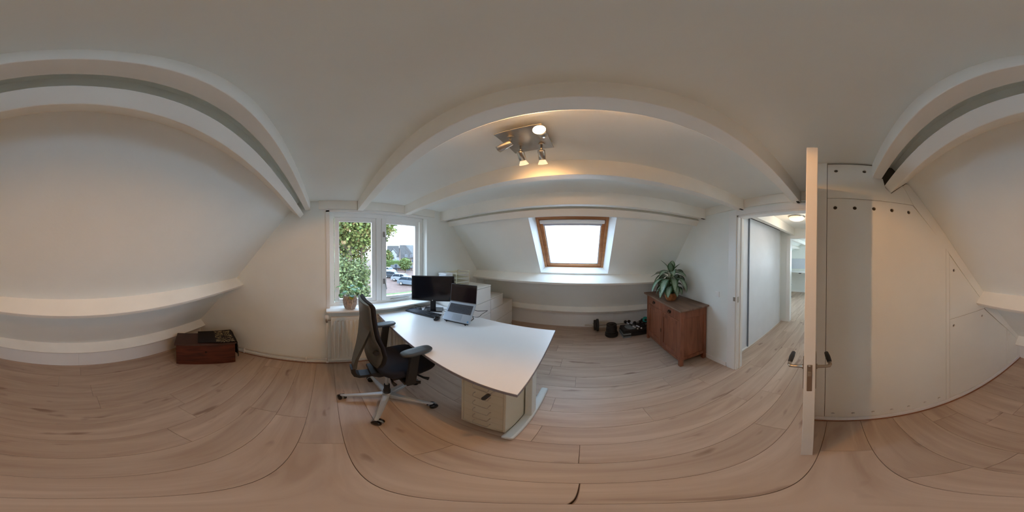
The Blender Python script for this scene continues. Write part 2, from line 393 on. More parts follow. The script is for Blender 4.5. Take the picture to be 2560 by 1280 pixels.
# ------------------------------------------------------------------ window_1
wx = -2.07
win = tag(bpy.data.objects.new('window_1', None), 'white timber window with two casements above the radiator', None, None, 'structure'); COL.objects.link(win)
OFF['window_1'] = V((wx, 0.7, 0.86)); win.location = OFF['window_1']
def ring(m, y0, y1, z0, z1, wd, x0, x1, bev=0.003, bot=None):
    bot = bot or wd
    m.box((x0, y0, z0), (x1, y0 + wd, z1), bev); m.box((x0, y1 - wd, z0), (x1, y1, z1), bev)
    m.box((x0, y0 + wd, z0), (x1, y1 - wd, z0 + bot), bev); m.box((x0, y0 + wd, z1 - wd), (x1, y1 - wd, z1), bev)
m = MB(); ring(m, 0.032, 1.371, 0.842, 2.074, 0.055, wx - 0.07, wx); m.box((wx - 0.07, 0.643, 0.89), (wx, 0.712, 2.02), 0.003)
m.build('window_frame', TRIM, win)
s1 = MB(); ring(s1, 0.094, 0.640, 0.894, 2.018, 0.058, wx - 0.055, wx - 0.012, bot=0.05); s1 = s1.build('sash', TRIM, win)
s2 = MB(); ring(s2, 0.716, 1.300, 0.894, 2.018, 0.066, wx - 0.050, wx + 0.006, bot=0.055); s2 = s2.build('sash', TRIM, win)
B((wx - 0.036, 0.150, 0.94), (wx - 0.030, 0.585, 1.962)).build('pane', CLEAR, s1)
B((wx - 0.030, 0.780, 0.945), (wx - 0.024, 1.236, 1.955)).build('pane', CLEAR, s2)
for zz in (1.80, 1.165):
    h = B((wx + 0.006, 0.735, zz - 0.035), (wx + 0.018, 0.760, zz + 0.035), 0.003)
    h.tube([(wx + 0.018, 0.748, zz), (wx + 0.035, 0.748, zz), (wx + 0.04, 0.752, zz - 0.02), (wx + 0.045, 0.772, zz - 0.105)], [0.008, 0.008, 0.0075, 0.006], 8)
    tag(h.build('window_latch', mat('latch nickel', (0.32, 0.29, 0.27), 0.35, 0.8), s2), 'nickel latch with hanging lever')
h = B((wx + 0.006, 0.84, 0.895), (wx + 0.02, 1.12, 0.905), 0.002); h.tube([(wx + 0.02, 0.93, 0.905), (wx + 0.035, 0.89, 0.912), (wx + 0.035, 0.85, 0.925)], 0.004, 6)
h.build('window_stay', STEEL, s2)
struct('trim_window_sill', B((wx - 0.0, -0.02, 0.842), (W + 0.125, 1.41, 0.862), 0.004), TRIM)
tg = MB(); tg.box((W + 0.001, -0.012, 0.862), (W + 0.008, 0.028, 2.078), 0.001); tg.box((W + 0.001, -0.012, 2.055), (W + 0.008, 1.40, 2.085), 0.001)
struct('trim_window_casing', tg, TRIM)

# ------------------------------------------------------------------ window_2 (skylight)
sk = tag(bpy.data.objects.new('window_2', None), 'pine framed roof window with frosted pane', None, None, 'structure'); COL.objects.link(sk)
OFF['window_2'] = SLO.copy(); sk.location = SLO
def quadlin(m, a, b, c, d, off=0.012):
    m.verts([a, b, c, d], [(0, 1, 2, 3)], MS)
lin = MB(); fx0, fx1, fs0, fs1 = -0.628, 0.322, 0.03, 0.99
i_ = [(OX0, OS0), (OX1, OS0), (OX1, OS1), (OX0, OS1)]; o_ = [(fx0, fs0), (fx1, fs0), (fx1, fs1), (fx0, fs1)]
for q in range(4):
    r_ = (q + 1) % 4
    lin.box((0, 0, 0), (0, 0, 0)) if False else None
    a, b, c, d = (*i_[q], -0.001), (*i_[r_], -0.001), (*o_[r_], 0.135), (*o_[q], 0.135)
    def gr(p): cx_, cs_ = (OX0 + OX1) / 2, (OS0 + OS1) / 2; return (cx_ + (p[0] - cx_) * 1.035, cs_ + (p[1] - cs_) * 1.035, p[2])
    lin.verts([a, b, c, d, gr(a), gr(b), gr(c), gr(d)], [(0, 1, 2, 3), (4, 7, 6, 5), (0, 4, 5, 1), (3, 2, 6, 7), (0, 3, 7, 4), (1, 5, 6, 2)], MS)
tag(lin.build('lining', mat('reveal paint', (0.84, 0.85, 0.84), 0.5), sk), 'white splayed reveal')
def ringS(m, x0, x1, s0, s1, wd, n0, n1, bev=0.003):
    for a, b in (((x0, s0, n0), (x0 + wd, s1, n1)), ((x1 - wd, s0, n0), (x1, s1, n1)), ((x0 + wd, s0, n0), (x1 - wd, s0 + wd, n1)), ((x0 + wd, s1 - wd, n0), (x1 - wd, s1, n1))):
        m.box(a, b, bev, MS)
m = MB(); ringS(m, fx0 - .002, fx1 + .002, fs0 - .002, fs1 + .002, 0.038, 0.13, 0.22); m.build('window_frame', PINE, sk)
m = MB(); ringS(m, fx0 + 0.038, fx1 - 0.038, fs0 + 0.038, fs1 - 0.038, 0.048, 0.145, 0.20); sash = m.build('sash', PINE, sk)
m = MB(); ringS(m, fx0 + 0.086, fx1 - 0.086, fs0 + 0.086, fs1 - 0.086, 0.012, 0.16, 0.20, 0.001); tag(m.build('gasket', mat('grey glazing bead', (0.45, 0.45, 0.5), 0.5), sash), 'grey glazing bead')
MB().box((fx0 + 0.09, fs0 + 0.09, 0.175), (fx1 - 0.09, fs1 - 0.09, 0.183), 0, MS).build('pane', FROST, sash)
bl = MB().box((fx0 + 0.05, fs0 + 0.055, 0.105), (fx1 - 0.05, fs0 + 0.105, 0.145), 0.012, MS)
bl = tag(bl.build('roller_blind', TRIM, sk), 'rolled up white blind at the top')
MB().box((fx0 + 0.08, fs0 + 0.105, 0.14), (fx1 - 0.08, fs0 + 0.15, 0.144), 0.001, MS).build('blind_cloth', mat('grey blind cloth', (0.42, 0.40, 0.44), 0.8), bl)

# ------------------------------------------------------------------ door, frame
dc = MB()
dc.box((D - 0.016, DY1, 0), (D, DY1 + 0.115, DZ + 0.06), 0.004); dc.box((D - 0.016, DY0 - 0.06, 0), (D, DY0, DZ + 0.06), 0.004)
dc.box((D - 0.016, DY0, DZ), (D, DY1, DZ + 0.06), 0.004)
dc.box((D - 0.006, DY1 - 0.02, 0), (D + 0.11, DY1, DZ), 0.002); dc.box((D - 0.006, DY0, 0), (D + 0.11, DY0 + 0.015, DZ), 0.002); dc.box((D - 0.006, DY0, DZ - 0.02), (D + 0.11, DY1, DZ), 0.002)
dc.box((D + 0.045, DY1 - 0.034, 0), (D + 0.06, DY1 - 0.02, DZ - 0.02), 0.002)
struct('trim_door_frame', dc, TRIM)
st = B((D - 0.006, DY1 - 0.021, 1.005), (D + 0.02, DY1 - 0.0225, 1.075), 0); st.box((D - 0.019, DY1, 1.02), (D - 0.016, DY1 + 0.03, 1.07), 0.001)
tag(st.build('strike_plate', STEEL), 'small steel strike plate on the white door frame', 'strike plate')
# leaf: radial, free edge near the camera
ca = R(80.05); ud = V((sin(ca), cos(ca), 0)); uw = V((cos(ca), -sin(ca), 0))   # along leaf (away), across (towards closet)
ML = Matrix(((ud.x, uw.x, 0, ud.x * 0.575), (ud.y, uw.y, 0, ud.y * 0.575), (0, 0, 1, 0), (0, 0, 0, 1)))
door = tag(bpy.data.objects.new('door_1', None), 'open white panel-less door leaf seen on its edge', None, None, 'structure'); COL.objects.link(door)
OFF['door_1'] = ML @ V((0.9, 0, 0)); door.location = OFF['door_1']
MB().box((0, -0.0205, 0.012), (0.885, 0.0205, 2.003), 0.002, ML).build('door_leaf', mat('door paint', (0.80, 0.76, 0.72), 0.4), door)
lk = MB().box((-0.0015, -0.010, 0.925), (0.01, 0.010, 1.097), 0.003, ML)
lk = tag(lk.build('lock_plate', BRASS, door), 'nickel lock plate set in the edge')
MB().box((-0.010, -0.006, 1.035), (0.0, 0.006, 1.06), 0.002, ML).build('latch_bolt', STEEL, lk)
MB().lathe([(0.0045, -0.001), (0.004, 0.0015), (0.001, 0.002)], 10, ML @ Matrix.Translation((-0.0015, 0, 1.09)) @ Matrix.Rotation(-pi / 2, 4, 'Y')).build('screw', STEEL, lk)
for sg in (-1, 1):
    hp = MB().box((0.028, sg * 0.0205, 0.915), (0.068, sg * 0.0245, 1.125), 0.0015, ML); hp = hp.build('door_handle', BRASS, door)
    n_ = MB(); P_ = lambda a, b, c: ML @ V((a, b, c))
    n_.tube([P_(0.048, sg * 0.024, 1.05), P_(0.048, sg * 0.028, 1.05), P_(0.048, sg * 0.030, 1.05), P_(0.048, sg * 0.062, 1.050), P_(0.050, sg * 0.074, 1.050), P_(0.062, sg * 0.079, 1.051), P_(0.080, sg * 0.079, 1.052)],
            [0.013, 0.013, 0.0075, 0.007, 0.008, 0.008, 0.0075], 12); n_.build('lever_neck', BRASS, hp)
    gp = MB(); gp.tube([P_(0.078, sg * 0.079, 1.052), P_(0.084, sg * 0.0785, 1.053), P_(0.12, sg * 0.076, 1.056), P_(0.155, sg * 0.073, 1.058), P_(0.162, sg * 0.073, 1.058)], [0.008, 0.010, 0.0115, 0.0095, 0.004], 12)
    tag(gp.build('lever_grip', BLK, hp), 'black grip of the lever')
sw = MB().box((D - 0.009, 1.356, 1.025), (D, 1.424, 1.098), 0.003); sw = tag(sw.build('light_switch', TRIM), 'white square light switch on the wall left of the doorway', 'light switch')
B((D - 0.0125, 1.366, 1.035), (D - 0.008, 1.414, 1.088), 0.002).build('rocker', TRIM, sw)

# ------------------------------------------------------------------ hall and far room
struct('ceiling_hall', B((D + 0.1, -0.35, ZC), (3.65, 1.95, ZC + 0.05)), CEIL)
hl = MB(); hl.box((D + 0.1, 1.90, -0.02), (3.65, 1.95, ZC)); struct('wall_hall_back', hl, WALL)
hr = MB(); hr.box((D + 0.1, -0.40, -0.02), (3.65, -0.35, 1.35)); hr.box((D + 0.1, -0.40, 2.1), (3.65, -0.35, ZC)); hr.box((D + 0.1, -0.40, 1.35), (2.2, -0.35, 2.1)); hr.box((2.75, -0.40, 1.35), (3.65, -0.35, 2.1))
struct('wall_hall_right', hr, WALL)
m = MB(); m.box((2.2, -0.40, 1.35), (2.25, -0.36, 2.1), 0.003); m.box((2.7, -0.40, 1.35), (2.75, -0.36, 2.1), 0.003); m.box((2.25, -0.40, 1.35), (2.7, -0.36, 1.40), 0.003); m.box((2.25, -0.40, 2.05), (2.7, -0.36, 2.1), 0.003)
w4 = struct('window_added_hall', m, TRIM); B((2.25, -0.385, 1.40), (2.7, -0.38, 2.05)).build('pane', CLEAR, w4)  # unseen window, added to let daylight into the hall
he = MB(); he.box((3.55, 1.115, -0.02), (3.65, 1.90, ZC)); he.box((3.55, 0.25, 2.0), (3.65, 1.115, ZC)); he.box((3.55, -0.35, -0.02), (3.65, 0.25, ZC))
struct('wall_hall_end', he, WALL)
m = MB(); m.box((3.535, 1.10, 0), (3.66, 1.19, 2.04), 0.003); m.box((3.535, 0.30, 1.975), (3.66, 1.10, 2.04), 0.003); m.box((3.535, 0.22, 0), (3.66, 0.30, 2.04), 0.003)
struct('trim_hall_door_frame', m, TRIM)
struct('baseboard_hall', B((3.538, 1.19, 0), (3.55, 1.32, 0.07), 0.002), TRIM)
timber(30, rect(1.0, 1.075, 2.05, 2.205), D + 0.1, 3.55)
wr = thing('wardrobe', 'white built-in hall wardrobe with two tall sliding doors', 'wardrobe', (2.7, 1.5, 0))
m = MB(); m.box((D + 0.11, 1.335, 0.0), (D + 0.14, 1.88, 2.19), 0.002); m.box((3.50, 1.335, 0), (3.54, 1.88, 2.19), 0.002); m.box((D + 0.14, 1.30, 2.155), (3.50, 1.88, 2.19), 0.002); m.box((D + .14, 1.30, 0), (3.5, 1.38, 0.022), .001)
m.build('frame', TRIM, wr)
WD = mat('sliding door lacquer', (0.80, 0.82, 0.85), 0.35)
B((D + 0.14, 1.322, 0.023), (2.15, 1.342, 2.15), 0.002).build('sliding_door', WD, wr)
B((2.12, 1.300, 0.023), (3.40, 1.320, 2.14), 0.002).build('sliding_door', WD, wr)
tag(B((2.105, 1.298, 0.022), (2.119, 1.32, 2.142), 0.002).build('door_profile', mat('grey profile', (0.20, 0.22, 0.26), 0.4, 0.4), wr), 'thin grey edge profile')
tag(B((D + .14, 1.30, 2.143), (3.40, 1.318, 2.155), 0.001).build('rail', mat('dark rail', (0.10, 0.10, 0.11), 0.5), wr), 'dark top rail')
lamp = thing('hall_lamp', 'round domed ceiling lamp glowing in the hall', 'ceiling lamp', (2.47, 0.67, ZC))
LMt = Matrix.Translation((2.47, 0.67, ZC))
MB().lathe([(0.125, 0), (0.13, -0.012), (0.118, -0.02)], 32, LMt).build('base', STEEL, lamp)
MB().lathe([(0.118, -0.018), (0.122, -0.03), (0.105, -0.052), (0.06, -0.070), (0.006, -0.076)], 32, LMt).build('glass_shade', mat('glowing glass', (0.9, 0.8, 0.6), 0.3, emit=(1, 0.66, 0.34), estr=1.6), lamp)
ld = bpy.data.lights.new('hall_bulb', 'POINT'); ld.energy = HALL_W; ld.color = (1, .74, .5); ld.shadow_soft_size = 0.10; lo = bpy.data.objects.new('hall_bulb', ld); COL.objects.link(lo); lo.location = (0, 0, -0.17); lo.parent = lamp
# far room
fr = MB(); fr.box((7.0, 0.9, -0.02), (7.1, 2.65, 2.3)); fr.box((7.0, -0.65, -0.02), (7.1, 0.9, 0.9)); fr.box((7.0, -0.65, 2.0), (7.1, 0.9, 2.3)); fr.box((7.0, -0.65, 0.9), (7.1, -0.45, 2.0))
struct('wall_far_back', fr, WALL)
m = MB(); m.box((7.0, -0.45, 0.9), (7.05, -0.39, 2.0), 0.003); m.box((7.0, 0.84, 0.9), (7.05, 0.9, 2.0), 0.003); m.box((7.0, -0.39, 0.9), (7.05, 0.84, 0.96), 0.003); m.box((7.0, -0.39, 1.94), (7.05, 0.84, 2.0), 0.003)
w5 = struct('window_added_far', m, TRIM); B((7.02, -0.39, 0.96), (7.026, 0.84, 1.94)).build('pane', CLEAR, w5)  # out-of-view window put in so sky light reaches the far room
struct('wall_far_right', B((3.65, -0.65, -0.02), (7.1, -0.6, 2.3)), WALL)
struct('wall_far_left', B((3.65, 2.6, -0.02), (7.1, 2.65, 1.6)), WALL)
struct('ceiling_far', MB().prism([(-0.65, 2.2), (1.55, 2.2), (2.7, 1.45), (2.7, 1.55), (1.55, 2.3), (-0.65, 2.3)], 3.65, 7.1), CEIL)
timber(31, purl((1.78, 1.90), V((-0.64, 0.77)), 0.10, V((0.77, 0.64)), 0.12), 3.65, 7.0)
timber(32, rect(1.42, 1.50, 2.08, 2.2), 3.65, 7.0)
struct('baseboard_far', B((6.985, 0.9, 0), (7.0, 2.6, 0.07), 0.002), TRIM)
fd = thing('far_desk', 'pale desk against the back wall of the room across the hall', 'desk', (6.6, 1.6, 0))
B((6.3, 1.0, 0.93), (6.98, 2.35, 0.955), 0.004).build('tabletop', DESKW, fd)
for yy in (1.05, 2.28): B((6.4, yy, 0), (6.9, yy + 0.05, 0.93), 0.004).build('leg', METW, fd)
for yy in (1.50, 1.95): B((6.29, yy, 0.90), (6.36, yy + 0.10, 0.93), 0.004).build('clamp', BLK, fd)
pn = B((6.985, 1.45, 1.05), (6.999, 2.3, 1.5), 0.002); tag(pn.build('pin_board', mat('pale grey board', (0.6, 0.62, 0.68), 0.6)), 'pale grey board on the far room wall above the desk', 'board')
fc = thing('far_office_chair', 'dark office chair partly hidden behind the far doorway', 'chair', (5.75, 2.02, 0))
for q in range(5):
    a = R(20 + 72 * q); MB().tube([(5.75, 2.02, 0.10), (5.75 + 0.28 * cos(a), 2.02 + 0.28 * sin(a), 0.07)], [0.03, 0.02], 8).build('leg', BLK, fc)
    MB().lathe([(0.03, -0.02), (0.03, 0.02)], 12, Matrix.Translation((5.75 + 0.28 * cos(a), 2.02 + 0.28 * sin(a), 0.03)) @ Matrix.Rotation(a, 4, 'Z') @ Matrix.Rotation(pi / 2, 4, 'X')).build('caster', BLK, fc)
MB().tube([(5.75, 2.02, 0.1), (5.75, 2.02, 0.48)], 0.025, 10).build('column', BLK, fc)
B((5.52, 1.78, 0.48), (5.98, 2.26, 0.55), 0.03).build('seat', FABR, fc)
B((5.52, 1.80, 0.62), (5.58, 2.24, 1.15), 0.03).build('backrest', FABR, fc)
B((5.53, 1.99, 0.45), (5.56, 2.05, 0.7), 0.005).build('back_bar', BLK, fc)

# ------------------------------------------------------------------ radiator and pipes
rd = thing('radiator', 'cream panel radiator with vertical ribs under the window', 'radiator', (W + 0.06, 0.66, 0.1))
prof = []
ry0, ry1 = 0.035, 1.33; nrib = 26; pit = (ry1 - ry0 - 0.03) / nrib
xf, xb = W + 0.085, W + 0.078
m = MB()
m.box((W + 0.045, ry0, 0.105), (xb + 0.004, ry1, 0.765), 0.004)
pr = []
for i in range(nrib):
    a = ry0 + 0.015 + i * pit
    pr.append((a, a + pit))
m.build('back_panel', RADM, rd)
for a, b in pr:
    MB().box((xb, a + pit * 0.22, 0.15), (xf + 0.012, b - pit * 0.22, 0.725), 0.008).build('rib', RADM, rd)
m = MB(); m.box((xb, ry0, 0.745), (xf + 0.004, ry1, 0.768), 0.004); m.box((xb, ry0, 0.105), (xf + 0.004, ry1, 0.13), 0.004); m.box((xb, ry0, 0.105), (xf + .002, ry0 + 0.014, 0.768), 0.003); m.box((xb, ry1 - 0.014, 0.105), (xf + .002, ry1, 0.768), 0.003)
m.build('front_frame', RADM, rd)
m = MB(); m.tube([(W + 0.07, 0.035, 0.725), (W + 0.07, -0.01, 0.725)], 0.008, 8); m.lathe([(0.014, -0.03), (0.016, 0.0), (0.012, 0.02)], 12, Matrix.Translation((W + 0.07, -0.012, 0.725)))
vv = m.build('valve', BRASS, rd)
MB().lathe([(0.017, 0.02), (0.021, 0.028), (0.021, 0.062), (0.015, 0.068)], 14, Matrix.Translation((W + 0.07, -0.012, 0.725))).build('valve_knob', TRIM, rd)
for yy in (0.2, 1.1): B((W, yy, 0.55), (W + 0.05, yy + 0.03, 0.6), 0.002).build('bracket', RADM, rd)
hp = thing('heating_pipes', 'cream heating pipes running along the skirting to the radiator', 'pipe', (W + 0.05, -0.8, 0.05))
PIP = mat('pipe paint', (0.70, 0.66, 0.60), 0.45)
MB().tube([(W + 0.045, -1.90, 0.055), (W + 0.045, 1.34, 0.055)], 0.0085, 10).build('pipe', PIP, hp)
MB().tube([(W + 0.03, -1.90, 0.098), (W + 0.03, 0.04, 0.098), (W + 0.035, 0.055, 0.105)], 0.0085, 10).build('pipe', PIP, hp)
MB().tube([(W + 0.07, -0.012, 0.70), (W + 0.07, -0.012, 0.14), (W + 0.066, -0.012, 0.10), (W + 0.045, -0.012, 0.057)], 0.0075, 10).build('riser_pipe', PIP, hp)
m = MB()
for yy in (-0.27, -1.1): B((W + 0.012, yy, 0.035), (W + 0.057, yy + 0.014, 0.11), 0.004).build('pipe_clip', TRIM, hp)
B((W + 0.03, -0.028, 0.04), (W + 0.062, 0.004, 0.11), 0.006).build('pipe_joint', TRIM, hp)

# ------------------------------------------------------------------ desk
DZT = 0.79; DX0, DX1, DY_0, DY_1 = -1.865, -0.247, 0.592, 1.47
dk = thing('desk', 'large white rectangular office desk with edge coloured in grey shade and crank', 'desk', (-1.05, 1.03, 0))
B((DX0, DY_0, DZT - 0.026), (DX1, DY_1, DZT), 0.0015).build('tabletop', DESKW, dk)
m = MB(); ed = DZT - 0.0245, DZT - 0.0025
m.box((DX0 - .0008, DY_0 - .0008, ed[0]), (DX1 + .0008, DY_0 + .001, ed[1])); m.box((DX0 - .0008, DY_1 - .001, ed[0]), (DX1 + .0008, DY_1 + .0008, ed[1]))
m.box((DX1 - .001, DY_0, ed[0]), (DX1 + .0008, DY_1, ed[1])); m.box((DX0 - .0008, DY_0, ed[0]), (DX0 + .001, DY_1, ed[1]))
tag(m.build('edge_shade', EDGE, dk), 'edge strip coloured as grey shade')  # strips paint the shade along the tabletop edge
for cx_, nm in ((-0.313, 'r'), (-1.79, 'l')):
    lg = MB().box((cx_ - 0.0225, 0.93, 0.05), (cx_ + 0.0225, 1.02, DZT - 0.06), 0.004)
    lg = lg.build('leg', METW, dk)
    B((cx_ - 0.03, 0.635, 0.006), (cx_ + 0.03, 1.365, 0.05), 0.012).build('foot', METW, lg)
    B((cx_ - 0.025, 0.68, DZT - 0.062), (cx_ + 0.025, 1.32, DZT - 0.026), 0.004).build('top_bracket', METW, lg)
B((-1.77, 0.96, DZT - 0.10), (-0.335, 1.0, DZT - 0.04), 0.004).build('crossbar', METW, dk)
m = MB(); m.tube([(-0.345, 0.72, 0.755), (-0.355, 0.61, 0.752), (-0.362, 0.592, 0.745), (-0.370, 0.583, 0.735)], 0.004, 8)
ck = m.build('crank', STEEL, dk)
MB().tube([(-0.371, 0.582, 0.733), (-0.374, 0.580, 0.730), (-0.392, 0.568, 0.690), (-0.396, 0.566, 0.682)], [0.006, 0.011, 0.012, 0.008], 12).build('crank_handle', BLK, ck)

# drawer unit under the desk
du = thing('drawer_unit', 'cream metal drawer unit with six wire handles under the desk corner', 'drawer unit', (-0.49, 0.9, 0))
ux0, ux1, uy0, uy1 = -0.632, -0.345, 0.688, 1.09
m = MB(); t_ = 0.014
m.box((ux0, uy0, 0.035), (ux0 + t_, uy1, 0.70), 0.002); m.box((ux1 - t_, uy0, 0.035), (ux1, uy1, 0.70), 0.002)
m.box((ux0 + t_, uy0, 0.69), (ux1 - t_, uy1, 0.70), 0.002); m.box((ux0 + t_, uy0, 0.035), (ux1 - t_, uy1, 0.06), 0.002); m.box((ux0 + t_, uy1 - 0.01, 0.06), (ux1 - t_, uy1, 0.69))
m.build('body', CREAM, du)
for q in range(6):
    z1_ = 0.688 - q * 0.1045; z0_ = z1_ - 0.1025
    dd = MB(); dd.box((ux0 + t_ + 0.002, uy0 + 0.004, z0_), (ux1 - t_ - 0.002, uy0 + 0.016, z1_), 0.0015); dd.box((ux0 + 0.02, uy0 + 0.016, z0_ + 0.01), (ux1 - 0.02, uy1 - 0.02, z0_ + 0.012))
    dd = dd.build('drawer', CREAM, du)
    zz = z0_ + 0.055; hx0, hx1 = -0.535, -0.435
    MB().tube([(hx0, uy0 + 0.004, zz + 0.012), (hx0, uy0 - 0.012, zz + 0.012), (hx0 + 0.002, uy0 - 0.020, zz - 0.004), (hx0 + 0.006, uy0 - 0.022, zz - 0.012), (hx1 - 0.006, uy0 - 0.022, zz - 0.012), (hx1 - 0.002, uy0 - 0.020, zz - 0.004), (hx1, uy0 - 0.012, zz + 0.012), (hx1, uy0 + 0.004, zz + 0.012)], 0.0028, 7).build('handle', STEEL, dd)
for xx in (ux0 + 0.04, ux1 - 0.04):
    for yy in (uy0 + 0.05, uy1 - 0.05): MB().lathe([(0.016, -0.009), (0.017, 0), (0.016, 0.009)], 12, Matrix.Translation((xx, yy, 0.018)) @ Matrix.Rotation(pi / 2, 4, 'Y')).build('caster', BLK, du)

# ------------------------------------------------------------------ office chair
ch = thing('office_chair', 'black swivel office chair with aluminium five-star base beside the desk', 'office chair', (-1.16, 0.44, 0))
hx, hy = -1.16, 0.44
for q in range(5):
    a = R(40.7 + 72 * q); Mr = Matrix.Translation((hx, hy, 0)) @ Matrix.Rotation(a, 4, 'Z')
    rings = []
    for t, wd, z0_, z1_ in ((0.035, 0.028, 0.075, 0.125), (0.12, 0.023, 0.082, 0.118), (0.24, 0.018, 0.078, 0.102), (0.345, 0.014, 0.070, 0.086), (0.36, 0.008, 0.072, 0.082)):
        rings.append([Mr @ V((t, wd * c_, z_)) for c_, z_ in ((-1, z0_), (1, z0_), (1, z1_ - 0.006), (0.6, z1_), (-0.6, z1_), (-1, z1_ - 0.006))])
    lg = MB().loft(rings, smooth=False).build('base_leg', ALU, ch)
    ra = R(random.uniform(-70, 70)) + a + (0 if q % 2 else 1.2)
    Mc = Matrix.Translation((hx + 0.345 * cos(a), hy + 0.345 * sin(a), 0)) @ Matrix.Rotation(ra, 4, 'Z')
    cs = MB()
    for sg in (-1, 1): cs.lathe([(0.010, -0.012), (0.030, -0.011), (0.034, -0.004), (0.034, 0.005), (0.028, 0.012), (0.008, 0.013)], 18, Mc @ Matrix.Translation((0.012, sg * 0.020, 0.034)) @ Matrix.Rotation(pi / 2, 4, 'X'))
    cs = cs.build('caster', BLKG, ch)
    hd = MB()
    hd.loft([[Mc @ V((0.012 + 0.038 * cos(th), yy, 0.034 + 0.038 * sin(th))) for th in [R(d_) for d_ in (10, 40, 70, 100, 130, 165)]] + [Mc @ V((0.012 + 0.035 * cos(th), yy, 0.034 + 0.035 * sin(th))) for th in [R(d_) for d_ in (165, 130, 100, 70, 40, 10)]] for yy in (-0.007, 0.007)], smooth=False)
    hd.tube([Mc @ V((0, 0, 0.055)), Mc @ V((0, 0, 0.078))], 0.006, 8); hd.build('caster_hood', GREY, cs)
MB().lathe([(0.036, 0.070), (0.040, 0.08), (0.038, 0.122), (0.030, 0.130)], 20, Matrix.Translation((hx, hy, 0))).build('hub', ALU, ch)
cxs = -1.185
MB().loft([[V((hx, hy, z_)) + V((cos(2 * pi * k_ / 16), sin(2 * pi * k_ / 16), 0)) * r_ for k_ in range(16)] for r_, z_ in ((0.030, 0.125), (0.030, 0.175), (0.024, 0.20), (0.024, 0.26))]).build('column_sleeve', BLK, ch)
MB().tube([(hx, hy, 0.24), (hx, hy, 0.46)], 0.014, 14).build('gas_column', ALU, ch)
m = MB(); m.prism([(0.30, 0.47), (0.36, 0.435), (0.62, 0.445), (0.72, 0.475), (0.70, 0.50), (0.30, 0.50)], cxs - 0.085, cxs + 0.085, 'x', 0.008)
m.box((cxs - 0.20, 0.42, 0.475), (cxs + 0.20, 0.66, 0.505), 0.006)
m.box((cxs - 0.30, 0.47, 0.455), (cxs + 0.265, 0.56, 0.475), 0.006)
m.build('mechanism', BLK, ch)
for p_ in ([(-1.06, 0.60, 0.462), (-0.96, 0.64, 0.445), (-0.925, 0.665, 0.44)], [(-1.08, 0.50, 0.455), (-0.98, 0.52, 0.43), (-0.93, 0.60, 0.425)], [(-1.10, 0.44, 0.45), (-1.02, 0.43, 0.42), (-0.985, 0.435, 0.415)]):
    MB().tube(p_, [0.007, 0.010, 0.016], 10).build('lever', BLK, ch)
# seat: rounded cushion, superellipse rings
def sup(cx_, cy_, a_, b_, z_, e=3.5, n=40):
    out = []
    for k_ in range(n):
        t = 2 * pi * k_ / n; c_, s_ = cos(t), sin(t)
        out.append(V((cx_ + a_ * math.copysign(abs(c_) ** (2 / e), c_), cy_ + b_ * math.copysign(abs(s_) ** (2 / e), s_), z_)))
    return out
def wf(v):   # waterfall front and slight dish
    f = max(0, (v.y - 0.66) / 0.16); v.z -= 0.022 * f * f; d_ = ((v.x - cxs) / 0.22) ** 2; v.z += 0.006 * d_; return v
rings = [sup(cxs, 0.575, 0.20, 0.19, 0.500), sup(cxs, 0.58, 0.230, 0.225, 0.507), sup(cxs, 0.58, 0.238, 0.235, 0.525), sup(cxs, 0.58, 0.236, 0.233, 0.548), sup(cxs, 0.58, 0.222, 0.218, 0.562), sup(cxs, 0.58, 0.17, 0.165, 0.566), sup(cxs, 0.58, 0.07, 0.06, 0.562)]
MB().loft([[wf(v) for v in r_] for r_ in rings]).build('seat', FABR, ch)
# backrest cushion and shell
prof = [(1.195, 0.312, 0.165), (1.175, 0.318, 0.185), (1.10, 0.322, 0.195), (1.02, 0.330, 0.205), (0.94, 0.346, 0.210), (0.86, 0.374, 0.212), (0.77, 0.390, 0.212), (0.70, 0.380, 0.205), (0.65, 0.362, 0.19), (0.625, 0.345, 0.16)]
def backring(z_, y_, hw, thick, off=0.0, curve=0.018, n=13):
    fr_ = []; bk_ = []
    for k_ in range(n):
        u = -1 + 2 * k_ / (n - 1); cv = curve * (1 - u * u)
        e_ = 0.35 if abs(u) > 0.99 else 0.8 if abs(u) > 0.7 else 1.0
        fr_.append(V((cxs + 0.0 + hw * u, y_ - cv - thick * (1 - e_) / 2 - off, z_)))
        bk_.append(V((cxs + 0.0 + hw * u, y_ - cv - thick + thick * (1 - e_) / 2 - off, z_)))
    return fr_ + bk_[::-1]
MB().loft([backring(z_, y_, hw, 0.045 if 0.64 < z_ < 1.18 else 0.025, 0.0 if 0.64 < z_ < 1.18 else 0.01) for z_, y_, hw in prof]).build('backrest', FABR, ch)
MB().loft([backring(z_ - 0.004, y_, hw - 0.004 if z_ > 0.95 else hw - 0.012, 0.020, 0.036 + (0.004 if z_ > 0.9 else 0.0)) for z_, y_, hw in prof[:9]]).build('back_shell', SHELL, ch)
